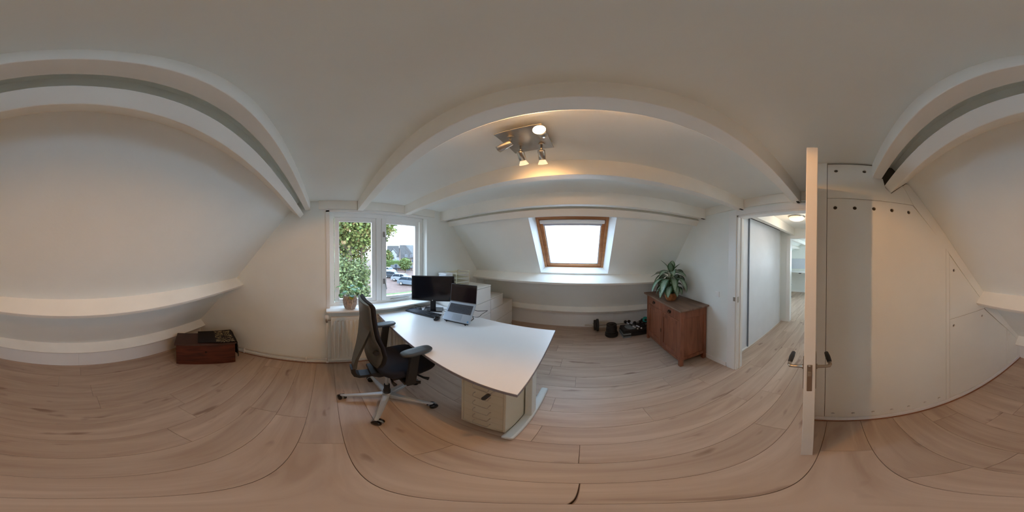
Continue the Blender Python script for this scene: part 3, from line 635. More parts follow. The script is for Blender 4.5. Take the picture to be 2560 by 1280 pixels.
# spine: broad plate that leaves the shell at mid height, narrows, then loops under the seat
sp_ = [(1.00, 0.268, 0.17, 0.016), (0.93, 0.255, 0.14, 0.02), (0.85, 0.240, 0.105, 0.022), (0.76, 0.218, 0.075, 0.024), (0.66, 0.192, 0.052, 0.026), (0.60, 0.180, 0.045, 0.03), (0.54, 0.176, 0.040, 0.03)]
MB().loft([[V((cxs - hw, y_, z_)), V((cxs + hw, y_, z_)), V((cxs + hw * 0.9, y_ + th_, z_)), V((cxs - hw * 0.9, y_ + th_, z_))] for z_, y_, hw, th_ in sp_], smooth=False).build('back_spine', SHELL, ch)
path = [(0.178, 0.545), (0.180, 0.50), (0.195, 0.462), (0.225, 0.443), (0.28, 0.442), (0.34, 0.452)]
rg = []
for i_p, (y_, z_) in enumerate(path):
    a_, b_ = path[max(0, i_p - 1)], path[min(len(path) - 1, i_p + 1)]; dx_, dz_ = b_[0] - a_[0], b_[1] - a_[1]; L_ = hypot(dx_, dz_); nx_, nz_ = -dz_ / L_ * 0.016, dx_ / L_ * 0.016
    rg.append([V((cxs - 0.042, y_ - nx_, z_ - nz_)), V((cxs + 0.042, y_ - nx_, z_ - nz_)), V((cxs + 0.042, y_ + nx_, z_ + nz_)), V((cxs - 0.042, y_ + nx_, z_ + nz_))])
MB().loft(rg, smooth=False).build('back_bar', BLK, ch)
MB().lathe([(0.022, 0), (0.024, 0.01), (0.020, 0.024)], 8, Matrix.Translation((cxs + 0.16, 0.31, 0.80)) @ Matrix.Rotation(pi / 2, 4, 'Y'), smooth=False).build('lumbar_knob', BLK, ch)
for ax_, ay_, sg in ((-0.905, 0.553, 1), (-1.475, 0.535, -1)):
    rings = [sup(ax_, ay_, 0.036, 0.100, 0.802, 3, 32), sup(ax_, ay_, 0.045, 0.111, 0.805, 3, 32), sup(ax_, ay_, 0.049, 0.116, 0.813, 3, 32), sup(ax_, ay_, 0.048, 0.115, 0.820, 3, 32), sup(ax_, ay_, 0.044, 0.111, 0.824, 3, 32), sup(ax_, ay_, 0.02, 0.06, 0.825, 3, 32)]
    ar = MB(); xp = ax_ - sg * 0.01
    ar.loft([[V((xp - 0.012, yy - 0.034, zz)), V((xp + 0.012, yy - 0.034, zz)), V((xp + 0.012, yy + 0.034, zz)), V((xp - 0.012, yy + 0.034, zz))] for yy, zz in ((0.548, 0.803), (0.545, 0.77), (0.535, 0.70), (0.52, 0.56), (0.512, 0.47))], smooth=False)
    ar.box((xp + 0.012 * sg, 0.480, 0.452), (cxs + sg * 0.15, 0.545, 0.472), 0.006)
    ar = ar.build('armrest', BLK, ch)
    tag(MB().loft(rings).build('arm_pad', PADG, ar), 'dark grey soft arm pad')

# ------------------------------------------------------------------ monitor
mc = V((-1.600, 1.205, 0)); mu = V((0.718, 0.697, 0)); mn = V((0.697, -0.718, 0))
MM = Matrix(((mu.x, -mn.x, 0, mc.x), (mu.y, -mn.y, 0, mc.y), (0, 0, 1, 0), (0, 0, 0, 1)))   # local x right, y away from viewer
mo = thing('monitor', 'large black flat desktop monitor standing at the window end of the desk', 'monitor', (mc.x - 0.05, mc.y + 0.08, DZT))
hw = 0.268; z0_, z1_ = 0.938, 1.262
MB().box((-hw, 0.0, z0_), (hw, 0.022, z1_), 0.004, MM).build('housing', BLK, mo)
MB().box((-hw + 0.012, -0.001, z0_ + 0.022), (hw - 0.012, 0.002, z1_ - 0.012), 0.0, MM).build('screen', SCR, mo)
m = MB().box((-0.16, 0.022, z0_ + 0.06), (0.16, 0.045, z1_ - 0.06), 0.01, MM); m.build('back_cover', BLK, mo)
m = MB().box((-0.035, 0.045, DZT + 0.014), (0.035, 0.065, z1_ - 0.10), 0.004, MM); m.build('stand', BLK, mo)
MB().box((-0.12, 0.0, DZT), (0.12, 0.17, DZT + 0.014), 0.005, MM).build('stand_base', BLKG, mo)
lgm = MB().lathe([(0.006, 0), (0.006, 0.0015)], 16, MM @ Matrix.Translation((0, -0.0015, z0_ + 0.011)) @ Matrix.Rotation(pi / 2, 4, 'X')); tag(lgm.build('logo_badge', METW, mo), 'tiny round pale badge on the lower bezel')

# ------------------------------------------------------------------ keyboard, mouse
kc = V((-1.62, 1.075, DZT)); ka = atan2(0.183, 0.493)
MK = Matrix.Translation(kc) @ Matrix.Rotation(ka, 4, 'Z')
kb = thing('keyboard', 'black full size keyboard in front of the monitor', 'keyboard', kc)
MB().box((-0.225, -0.065, 0.002), (0.225, 0.065, 0.018), 0.004, MK).build('case', BLK, kb)
for r_ in range(6):
    x = -0.215
    for c_ in range(21):
        wd = 0.0185
        if c_ in (15, 16 + 2) and False: continue
        if c_ in (15,): x += 0.006
        if c_ in (18,): x += 0.006
        if r_ == 0 and 4 <= c_ <= 9:
            if c_ == 4: MB().box((x, -0.055 + r_ * 0.019, 0.017), (x + 6 * 0.0193 - 0.002, -0.055 + r_ * 0.019 + 0.016, 0.023), 0.002, MK).build('key', KEYS, kb)
            x += 0.0193; continue
        if r_ == 2 and 15 <= c_ <= 17: x += 0.0193; continue
        t = MB().box((x, -0.055 + r_ * 0.019, 0.017), (x + 0.0168, -0.055 + r_ * 0.019 + 0.016, 0.023), 0.0, MK); t.build('key', KEYS, kb)
        x += 0.0193
ms = thing('mouse', 'small black computer mouse right of the keyboard', 'mouse', (-1.372, 1.093, DZT))
Mm = Matrix.Translation((-1.372, 1.093, DZT)) @ Matrix.Rotation(R(25), 4, 'Z')
MB().loft([[Mm @ v for v in sup(0, 0, a_, b_, z_, 2.3, 24)] for a_, b_, z_ in ((0.027, 0.050, 0.001), (0.031, 0.055, 0.010), (0.029, 0.051, 0.024), (0.022, 0.040, 0.034), (0.010, 0.018, 0.038))]).build('shell', BLKG, ms)
MB().lathe([(0.008, -0.003), (0.008, 0.003)], 12, Mm @ Matrix.Translation((0, 0.028, 0.030)) @ Matrix.Rotation(pi / 2, 4, 'Y')).build('scroll_wheel', GREY, ms)

# ------------------------------------------------------------------ laptop on a stand
la = V((0.968, 0.25, 0)); lb = V((-0.25, 0.968, 0))
rise = 0.17; run = 0.162; LL = hypot(rise, run); tdir = (lb * run + V((0, 0, rise))) / LL; tn = la.cross(tdir)
lo_ = V((-1.152, 1.158, 0.812))
ML2 = Matrix(((la.x, tdir.x, tn.x, lo_.x), (la.y, tdir.y, tn.y, lo_.y), (la.z, tdir.z, tn.z, lo_.z), (0, 0, 0, 1)))
lp = thing('laptop', 'open silver laptop with dark keys tilted on its stand', 'laptop', lo_)
MB().box((-0.159, 0, 0.0), (0.159, LL, 0.014), 0.003, ML2).build('base', LAPT, lp)
kd = MB().box((-0.138, 0.100, 0.0142), (0.138, 0.212, 0.0146), 0, ML2); kd = kd.build('keyboard_deck', mat('key well', (0.10, 0.11, 0.13), 0.5), lp)
for r_ in range(6):
    for c_ in range(14):
        if r_ == 0 and 4 <= c_ <= 8:
            if c_ == 4: MB().box((-0.135 + c_ * 0.0194, 0.103 + r_ * 0.018, 0.0146), (-0.135 + 9 * 0.0194 - 0.003, 0.103 + r_ * 0.018 + 0.0148, 0.0162), 0, ML2).build('key', KEYS, kd)
            continue
        MB().box((-0.135 + c_ * 0.0194, 0.103 + r_ * 0.018, 0.0146), (-0.135 + c_ * 0.0194 + 0.0164, 0.103 + r_ * 0.018 + 0.0148, 0.0162), 0, ML2).build('key', KEYS, kd)
MB().box((-0.055, 0.018, 0.0142), (0.055, 0.088, 0.0146), 0, ML2).build('touchpad', mat('touchpad', (0.36, 0.41, 0.48), 0.3, 0.4), lp)
tag(MB().box((0.125, 0.012, 0.0142), (0.142, 0.028, 0.0146), 0, ML2).build('sticker', mat('blue sticker', (0.05, 0.25, 0.5), 0.4), lp), 'small blue sticker')
hz = lo_ + tdir * (LL - 0.003) + tn * 0.010
sdir = (lb * 0.13 + V((0, 0, 1))).normalized(); sn = la.cross(sdir)
MS2 = Matrix(((la.x, sdir.x, sn.x, hz.x), (la.y, sdir.y, sn.y, hz.y), (la.z, sdir.z, sn.z, hz.z), (0, 0, 0, 1)))
lid = MB().box((-0.159, 0.004, -0.006), (0.159, 0.212, 0.0), 0.002, MS2).build('lid', mat('laptop lid grey', (0.16, 0.17, 0.19), 0.4, 0.4), lp)
MB().box((-0.1545, 0.014, 0.0), (0.1545, 0.208, 0.001), 0, MS2).build('screen', mat('dark brown screen', (0.014, 0.009, 0.010), 0.12), lid)
ls = thing('laptop_stand', 'black folding laptop stand under the silver laptop', 'laptop stand', (lo_.x, lo_.y, DZT))
for sx in (-0.11, 0.11):
    a0 = lo_ + la * sx; 
    m = MB(); m.tube([a0 - tdir * 0.012 + tn * 0.012, a0 - tdir * 0.012 - tn * 0.006, a0 + tdir * 0.18 - tn * 0.006], 0.005, 8)
    q0 = V((a0.x, a0.y, DZT + 0.006)); m.tube([a0 + tdir * 0.0 - tn * 0.006, q0, q0 + lb * 0.20, a0 + tdir * 0.17 - tn * 0.006], 0.005, 8); m.build('support_arm', BLK, ls)
MB().tube([lo_ - la * 0.14 - tn * 0.008, lo_ + la * 0.14 - tn * 0.008], 0.006, 8).build('front_bar', BLK, ls)
# cables
def cable(label, pts, r, m, name='cable', cat='cable'):
    P_ = [V(p) for p in pts]; out = []
    for i in range(len(P_) - 1):
        p0, p1, p2, p3 = P_[max(0, i - 1)], P_[i], P_[i + 1], P_[min(len(P_) - 1, i + 2)]
        for k_ in range(6):
            t = k_ / 6; out.append(0.5 * ((2 * p1) + (p2 - p0) * t + (2 * p0 - 5 * p1 + 4 * p2 - p3) * t * t + (3 * p1 - p0 - 3 * p2 + p3) * t ** 3))
    out.append(P_[-1]); o = MB().tube(out, r, 6).build(name, m, None, loc=P_[0]); return tag(o, label, cat)
zt = DZT + 0.003
cable('thin black cable looping left from behind the monitor', [(-1.845, 1.20, zt), (-1.85, 1.15, zt + .02), (-1.862, 1.09, zt + .045), (-1.855, 1.13, zt + .03), (-1.835, 1.19, zt)], 0.0025, BLK)
cable('black cable tangled behind the laptop and monitor base', [(-1.55, 1.33, zt), (-1.50, 1.30, zt + .02), (-1.46, 1.36, zt), (-1.42, 1.30, zt + .015), (-1.38, 1.38, zt), (-1.50, 1.42, zt + .01), (-1.58, 1.36, zt)], 0.003, BLK)
cable('pale cable curling on the desk behind the laptop', [(-1.48, 1.24, zt), (-1.43, 1.27, zt), (-1.45, 1.33, zt + .01), (-1.38, 1.34, zt + .02), (-1.35, 1.28, zt), (-1.30, 1.36, zt)], 0.003, TRIM)
rp_ = lo_ + la * 0.16 + tdir * 0.17 + tn * 0.008
cable('two plugged black leads sticking out of the laptop right side', [rp_, rp_ + V((0.035, 0.008, -0.003)), rp_ + V((0.08, 0.02, 0.004)), rp_ + V((0.11, 0.05, 0.003)), rp_ + V((0.07, 0.13, -0.03)), rp_ + V((-0.05, 0.20, -0.12)), (-1.10, 1.45, zt), (-1.25, 1.43, zt)], 0.003, BLK)
ps = B((-1.82, 1.085, DZT), (-1.735, 1.14, DZT + 0.028), 0.006); tag(ps.build('power_adapter', BLK), 'black power adapter lying left behind the monitor base', 'adapter')
cable('black lead from the adapter to the wall under the sill', [(-1.80, 1.142, zt + .010), (-1.825, 1.22, zt + .01), (-1.85, 1.30, zt), (-1.855, 1.38, zt)], 0.003, BLK)

# ------------------------------------------------------------------ white chests of drawers in the corner
FX = -1.41
def chest(name, label, y0, y1, z0, z1, rows, topt=0.022, depth=0.50, group=None, feet=True):
    t = thing(name, label, 'drawers', (FX - depth / 2, (y0 + y1) / 2, 0), group)
    m = MB(); m.box((FX - depth, y0, z0), (FX - 0.022, y0 + 0.018, z1 - topt), 0.001); m.box((FX - depth, y1 - 0.018, z0), (FX - 0.022, y1, z1 - topt), 0.001)
    m.box((FX - depth, y0 + 0.018, z0), (FX - depth + 0.01, y1 - 0.018, z1 - topt)); m.box((FX - depth, y0 + 0.018, z0), (FX - 0.03, y1 - 0.018, z0 + 0.018)); m.build('carcass', DRAWW, t)
    B((FX - depth, y0, z1 - topt), (FX + 0.004, y1, z1), 0.002).build('top', DRAWW, t)
    for a, b in rows:
        B((FX - 0.02, y0 + 0.001, a + 0.003), (FX, y1 - 0.001, b - 0.005), 0.0015).build('drawer', DRAWW, t)
    if feet:
        for xx in (FX - 0.04, FX - depth + 0.02):
            for yy in (y0 + 0.004, y1 - 0.034): B((xx, yy, 0), (xx + 0.03, yy + 0.03, z0), 0.001).build('foot', DRAWW, t)
    return t
chest('tall_chest_of_drawers', 'tall white chest of drawers behind the monitor, bearing the letter trays', 1.49, 2.215, 0.065, 1.038, [(0.065, 0.30), (0.30, 0.55), (0.55, 0.782), (0.782, 1.012)])
chest('low_chest_of_drawers', 'low wide white chest with two long drawers under the skylight shelf', 2.222, 3.04, 0.065, 0.588, [(0.065, 0.335), (0.335, 0.585)], 0.003, depth=0.5)
chest('stacked_drawer_box', 'small white one-drawer box stacked on the low chest', 2.222, 2.630, 0.590, 0.808, [(0.592, 0.782)], feet=False, depth=0.48)
tr = thing('letter_tray', 'cream four-tier letter tray on top of the tall chest', 'letter tray', (-1.80, 1.84, 1.038))
TR = mat('cream plastic', (0.72, 0.70, 0.55), 0.4)
for q in range(4):
    zz = 1.045 + q * 0.062
    m = MB(); m.box((-1.93, 1.70, zz), (-1.67, 1.985, zz + 0.004), 0.001); m.box((-1.93, 1.70, zz), (-1.926, 1.985, zz + 0.025), 0.001); m.box((-1.93, 1.70, zz + .004), (-1.67, 1.704, zz + 0.02), 0.001)
    m.build('tray', TR, tr)
for xx, yy in ((-1.93, 1.985), (-1.68, 1.985), (-1.93, 1.692), (-1.68, 1.692)): B((xx, yy, 1.038), (xx + 0.01, yy + 0.008, 1.262), 0.002).build('post', TR, tr)
m = MB(); m.box((-1.93, 1.985, 1.255), (-1.67, 1.993, 1.268), 0.002); m.build('top_rail', TR, tr)
bxx = thing('storage_box', 'translucent white rounded storage box beside the letter tray', 'box', (-1.80, 1.60, 1.038))
MB().loft([[V((p.x, p.y, p.z)) for p in sup(-1.80, 1.60, a_, b_, z_, 5, 28)] for a_, b_, z_ in ((0.085, 0.060, 1.039), (0.092, 0.068, 1.05), (0.096, 0.072, 1.235))]).build('tub', mat('milky plastic', (0.72, 0.76, 0.80), 0.3), bxx)
MB().loft([[V((p.x, p.y, p.z)) for p in sup(-1.80, 1.60, a_, b_, z_, 5, 28)] for a_, b_, z_ in ((0.099, 0.075, 1.232), (0.099, 0.075, 1.248), (0.085, 0.06, 1.256))]).build('box_lid', mat('milky lid', (0.78, 0.80, 0.82), 0.3), bxx)
cable('thin pale cable hanging below the shelf above the chests', [(-1.93, 2.50, 1.10), (-1.90, 2.47, 1.06), (-1.88, 2.42, 1.00), (-1.935, 2.36, 0.97)], 0.004, TRIM)

# ------------------------------------------------------------------ window sill plant
wp = thing('sill_plant', 'young green potted plant in a woven basket pot on the window sill', 'potted plant', (-1.935, 0.268, 0.862))
Mp = Matrix.Translation((-1.935, 0.268, 0.862))
BSK = mat('whitewashed basket', (0.50, 0.43, 0.38), 0.9, bump=1.0, bscale=60, vary=0.35, vscale=45)
bk = MB().lathe([(0.052, 0.0), (0.066, 0.02), (0.078, 0.07), (0.080, 0.11), (0.074, 0.15), (0.068, 0.165), (0.062, 0.165), (0.060, 0.14)], 28, Mp).build('basket', BSK, wp)
for q in range(22):
    a = 2 * pi * q / 22
    MB().tube([Mp @ V((r_ * cos(a + tw), r_ * sin(a + tw), z_)) for r_, z_, tw in ((0.055, 0.004, 0), (0.068, 0.03, .05), (0.081, 0.075, .1), (0.083, 0.11, .12), (0.077, 0.145, .15), (0.070, 0.168, .18))], 0.0065, 6).build('woven_strand', BSK, bk)
MB().lathe([(0.060, 0.135), (0.02, 0.14)], 20, Mp).build('soil', mat('soil', (0.03, 0.02, 0.015), 0.95), wp)
LEAFM = mat('fresh leaf', (0.09, 0.24, 0.06), 0.45, vary=0.3, vscale=12); LEAFD = mat('deep leaf', (0.03, 0.12, 0.035), 0.4, vary=0.25, vscale=12)
rnd = random.Random(11)
for q in range(13):
    a = rnd.uniform(0, 2 * pi); r_ = rnd.uniform(0.0, 0.03); rise_ = rnd.uniform(0.03, 0.13); out_ = rnd.uniform(0.03, 0.10)
    base = Mp @ V((r_ * cos(a), r_ * sin(a), 0.14)); tip = Mp @ V(((r_ + out_) * cos(a) * .6 + .02, (r_ + out_) * sin(a), 0.15 + rise_))
    m = MB().tube([base, (base + tip) / 2 + V((0, 0, 0.02)), tip], 0.0022, 6).build('stem', LEAFM, wp)
    MB().leaf(tip, V((cos(a) * .6 + .2, sin(a), 0.25)), rnd.uniform(0.07, 0.095), rnd.uniform(0.055, 0.075), rnd.uniform(0.5, 1.2), 0.15, 7).build('leaf', LEAFM if q % 3 else LEAFD, wp)
m = MB().tube([Mp @ V((0, 0.02, 0.14)), Mp @ V((0.03, 0.06, 0.24)), Mp @ V((0.02, 0.085, 0.30))], 0.0022, 6).build('stem', LEAFM, wp)
MB().leaf(Mp @ V((0.02, 0.085, 0.30)), V((0.15, 0.9, 0.1)), 0.07, 0.065, 0.4, 0.1, 7, roll=0.9).build('leaf', LEAFM, wp)
tag(MB().leaf(Mp @ V((0.06, 0.0, 0.175)), V((1, 0.15, 0.1)), 0.06, 0.06, 1.4, 0.15, 7).build('leaf', mat('yellow leaf', (0.42, 0.36, 0.03), 0.45), wp), 'yellowing leaf hanging over the rim')

# ------------------------------------------------------------------ trunk and shawl
ct = R(135.5)
tf = V((-1.165, -1.587, 0)); tu = V((-0.713, 0.701, 0)); tv = V((-0.701, -0.713, 0))
MT = Matrix(((tu.x, tv.x, 0, tf.x), (tu.y, tv.y, 0, tf.y), (0, 0, 1, 0), (0, 0, 0, 1)))
tk = thing('wooden_trunk', 'old red-brown wooden trunk standing in the corner by the window wall', 'trunk', (tf + tu * 0.36 + tv * 0.17))
L_, Dp, Ht = 0.718, 0.318, 0.345
m = MB(); m.box((0, 0, 0.004), (L_, 0.018, Ht - 0.002), 0.003, MT); m.box((0, Dp - 0.018, 0.004), (L_, Dp, Ht - 0.002), 0.003, MT); m.box((0, 0.018, 0.004), (0.018, Dp - 0.018, Ht - 0.002), 0.003, MT); m.box((L_ - 0.018, 0.018, 0.004), (L_, Dp - 0.018, Ht - 0.002), 0.003, MT); m.box((0.018, 0.018, 0.012), (L_ - 0.018, Dp - 0.018, 0.03), 0, MT)
bd = m.build('body', TRUNKW, tk)
MB().box((-0.022, -0.028, Ht), (L_ + 0.012, Dp + 0.004, Ht + 0.024), 0.007, MT).build('lid', TRUNKL, tk)
MB().lathe([(0.011, 0), (0.013, 0.002), (0.006, 0.004)], 14, MT @ Matrix.Translation((L_ * 0.5, 0.0, 0.225)) @ Matrix.Rotation(pi / 2, 4, 'X')).build('keyhole_plate', mat('dark iron', (0.02, 0.015, 0.012), 0.6, 0.5), tk)
m = MB(); m.box((0.02, -0.003, 0.004), (L_ - 0.02, 0.0, 0.05), 0.002, MT); m.build('base_moulding', TRUNKW, tk)
# shawl: folded cloth over the right half of the lid, hanging over the right end
def shawlmat():
    m = bpy.data.materials.new('black shawl with gold flowers'); m.use_nodes = True
    n = m.node_tree.nodes; l = m.node_tree.links; b = n['Principled BSDF']; b.inputs['Roughness'].default_value = 0.9
    t = n.new('ShaderNodeTexCoord'); mp = n.new('ShaderNodeMapping'); mp.inputs['Scale'].default_value = (1, 1, 1); l.new(t.outputs['UV'], mp.inputs[0])
    vo = n.new('ShaderNodeTexVoronoi'); vo.inputs['Scale'].default_value = 8; vo.feature = 'F1'; dn_ = n.new('ShaderNodeTexNoise'); dn_.inputs['Scale'].default_value = 11; dn_.inputs['Detail'].default_value = 3; l.new(mp.outputs[0], dn_.inputs['Vector']); sc_ = n.new('ShaderNodeVectorMath'); sc_.operation = 'MULTIPLY_ADD'; sc_.inputs[1].default_value = (0.16, 0.16, 0); l.new(dn_.outputs['Color'], sc_.inputs[0]); l.new(mp.outputs[0], sc_.inputs[2]); l.new(sc_.outputs[0], vo.inputs['Vector'])
    wv = n.new('ShaderNodeMath'); wv.operation = 'SINE'; mm = n.new('ShaderNodeMath'); mm.operation = 'MULTIPLY'; mm.inputs[1].default_value = 21
    l.new(vo.outputs['Distance'], mm.inputs[0]); l.new(mm.outputs[0], wv.inputs[0])
    g1 = n.new('ShaderNodeMath'); g1.operation = 'GREATER_THAN'; g1.inputs[1].default_value = 0.35; l.new(wv.outputs[0], g1.inputs[0])
    nz = n.new('ShaderNodeTexNoise'); nz.inputs['Scale'].default_value = 9; l.new(mp.outputs[0], nz.inputs['Vector'])
    g2 = n.new('ShaderNodeMath'); g2.operation = 'GREATER_THAN'; g2.inputs[1].default_value = 0.43; l.new(nz.outputs['Fac'], g2.inputs[0])
    sx = n.new('ShaderNodeSeparateXYZ'); l.new(mp.outputs[0], sx.inputs[0])
    g3 = n.new('ShaderNodeMath'); g3.operation = 'GREATER_THAN'; g3.inputs[1].default_value = 0.30; l.new(sx.outputs['X'], g3.inputs[0])
    g4 = n.new('ShaderNodeMath'); g4.operation = 'LESS_THAN'; g4.inputs[1].default_value = 0.60; l.new(sx.outputs['X'], g4.inputs[0])
    a = g1.outputs[0]
    for g_ in (g2, g3, g4):
        x_ = n.new('ShaderNodeMath'); x_.operation = 'MULTIPLY'; l.new(a, x_.inputs[0]); l.new(g_.outputs[0], x_.inputs[1]); a = x_.outputs[0]
    mx = n.new('ShaderNodeMix'); mx.data_type = 'RGBA'; mx.inputs[6].default_value = (0.012, 0.010, 0.013, 1); mx.inputs[7].default_value = (0.30, 0.235, 0.14, 1)
    l.new(a, mx.inputs[0]); l.new(mx.outputs[2], b.inputs['Base Color']); return m
SH = shawlmat()
sh = thing('shawl', 'folded black shawl with gold flowers draped over the trunk lid', 'shawl', (tf + tu * 0.55 + tv * 0.15 + V((0, 0, Ht + 0.025))))
m = MB(); m.uv = m.bm.loops.layers.uv.new('UVMap'); rows = []
nu, nv = 40, 16; rnd = random.Random(5); arc = []
for i in range(nu + 1):
    u = i / nu; s_ = 0.265 + u * 0.74
    row_ = []
    for j in range(nv + 1):
        v = j / nv; e0 = -0.022 + 0.06 * max(0, 0.25 - u) * 2; yy = e0 + v * (0.352 - e0)
        zt_ = Ht + 0.033 + 0.022 * (sin(7 * u + 4 * v) * 0.25 + 0.4) * min(1, u * 6) * min(1, (1 - v) * 8 + .3)
        if s_ < L_ + 0.018: p = V((s_, yy, zt_))
        else:
            dn = s_ - (L_ + 0.018); p = V((L_ + 0.020 + 0.012 * sin(14 * v + 6 * u) * min(1, dn * 10) + 0.03 * min(1, dn * 8) * 0.4, yy + 0.02 * dn * sin(5 * v), zt_ - dn - 0.004 + 0.03 * dn * sin(9 * v)))
        row_.append(m.bm.verts.new(MT @ p))
    rows.append(row_)
for i in range(nu):
    for j in range(nv):
        f = m.bm.faces.new((rows[i][j], rows[i][j + 1], rows[i + 1][j + 1], rows[i + 1][j])); f.smooth = True
        for lp_, (a, b) in zip(f.loops, ((i, j), (i, j + 1), (i + 1, j + 1), (i + 1, j))): lp_[m.uv].uv = (a / nu, b / nv * 0.6)
so = m.build('cloth', SH, sh); md = so.modifiers.new('thickness', 'SOLIDIFY'); md.thickness = 0.006; md.offset = 1
MB().loft([[MT @ V((x_ , y_, z_)) for x_, y_ in ((0.30, 0.03), (0.71, 0.0), (0.715, 0.33), (0.31, 0.33))] for z_ in (Ht + 0.0245, Ht + 0.030)], smooth=False).build('folded_layer', SH, sh)
fg = MB()
for q in range(34):
    v = q / 33; b0 = MT @ V((L_ + 0.034 + 0.01 * sin(14 * v), 0.0 + v * 0.33, Ht - 0.215 + 0.03 * .26 * sin(9 * v)))
    fg.tube([b0, b0 + V((0.004 * rnd.uniform(-1, 1), 0.004 * rnd.uniform(-1, 1), -0.012)), b0 + V((0.008 * rnd.uniform(-1, 1), 0.008 * rnd.uniform(-1, 1), -0.026))], 0.0014, 4)
fo = fg.build('fringe', mat('fringe', (0.03, 0.02, 0.035), 0.9), sh); fo['kind'] = 'stuff'

# ------------------------------------------------------------------ sideboard
sx0, sx1, sy0, sy1, sh_ = 1.085, 1.495, 1.565, 2.60, 0.862
sb = thing('sideboard', 'red-brown wooden sideboard with two drawers and two panelled doors', 'sideboard', ((sx0 + sx1) / 2, (sy0 + sy1) / 2, 0))
B((sx0 - 0.04, sy0 - 0.042, sh_), (sx1 + 0.008, sy1 + 0.06, sh_ + 0.026), 0.009).build('top', REDT, sb)
for xx in (sx0, sx1 - 0.05):
    for yy in (sy0, sy1 - 0.05):
        MB().box((xx, yy, 0), (xx + 0.05, yy + 0.05, sh_), 0.004).build('corner_post', REDW, sb)
m = MB(); m.box((sx0 + 0.05, sy0 + 0.012, 0.13), (sx1 - 0.05, sy0 + 0.024, 0.78)); ep = m.build('side_panel', REDW, sb)
B((sx0 + 0.05, sy0 + 0.003, 0.10), (sx1 - 0.05, sy0 + 0.026, 0.155), 0.003).build('side_rail', REDW, sb); B((sx0 + 0.05, sy0 + 0.003, 0.745), (sx1 - 0.05, sy0 + 0.026, sh_), 0.003).build('side_rail', REDW, sb)
B((sx0 + 0.05, sy1 - 0.026, 0.10), (sx1 - 0.05, sy1 - 0.006, sh_)).build('side_panel', REDW, sb)
B((sx1 - 0.02, sy0 + 0.05, 0.10), (sx1 - 0.005, sy1 - 0.05, sh_)).build('back_panel', REDW, sb)
m = MB(); m.box((sx0 + 0.004, sy0 + 0.05, 0.085), (sx0 + 0.03, sy1 - 0.05, 0.125), 0.003); m.box((sx0 + 0.004, sy0 + 0.05, 0.700), (sx0 + 0.03, sy1 - 0.05, 0.718), 0.002); m.box((sx0 + 0.004, sy0 + 0.05, 0.846), (sx0 + 0.03, sy1 - 0.05, sh_), 0.002)
ym = (sy0 + sy1) / 2; m.box((sx0 + 0.004, ym - 0.014, 0.125), (sx0 + 0.03, ym + 0.014, 0.70), 0.002); m.box((sx0 + 0.004, ym - 0.014, 0.718), (sx0 + 0.03, ym + 0.014, 0.846), 0.002)
m.build('front_frame', REDW, sb)
IR = mat('blackened drawer pull', (0.03, 0.025, 0.02), 0.45, 0.8)
for a, b in ((sy0 + 0.052, ym - 0.016), (ym + 0.016, sy1 - 0.052)):
    dr = B((sx0 + 0.006, a, 0.720), (sx0 + 0.026, b, 0.844), 0.004).build('drawer', REDW, sb)
    pm = MB(); c_ = (a + b) / 2
    pm.prism([(c_ - 0.038, 0.785), (c_ - 0.025, 0.803), (c_ + 0.025, 0.803), (c_ + 0.038, 0.785), (c_ + 0.025, 0.765), (c_ - 0.025, 0.765)], sx0 + 0.002, sx0 + 0.006, 'x')
    pm.tube([(sx0, c_ - 0.028, 0.79), (sx0 - 0.012, c_ - 0.027, 0.778), (sx0 - 0.014, c_ - 0.015, 0.762), (sx0 - 0.014, c_ + 0.015, 0.762), (sx0 - 0.012, c_ + 0.027, 0.778), (sx0, c_ + 0.028, 0.79)], 0.0035, 8)
    pm.build('drawer_pull', IR, dr)
    do = MB(); fw = 0.055
    for p_, q_ in (((a, 0.127), (a + fw, 0.698)), ((b - fw, 0.127), (b, 0.698)), ((a + fw, 0.127), (b - fw, 0.127 + fw + .02)), ((a + fw, 0.698 - fw), (b - fw, 0.698))):
        do.box((sx0 + 0.006, p_[0], p_[1]), (sx0 + 0.026, q_[0], q_[1]), 0.004)
    do = do.build('door', REDW, sb)
    B((sx0 + 0.016, a + fw - .002, 0.127 + fw), (sx0 + 0.022, b - fw + .002, 0.698 - fw + .002)).build('door_panel', REDW, do)
B((sx0 + 0.002, ym - 0.012, 0.36), (sx0 + 0.005, ym + 0.006, 0.42), 0.001).build('lock_plate', IR, sb)

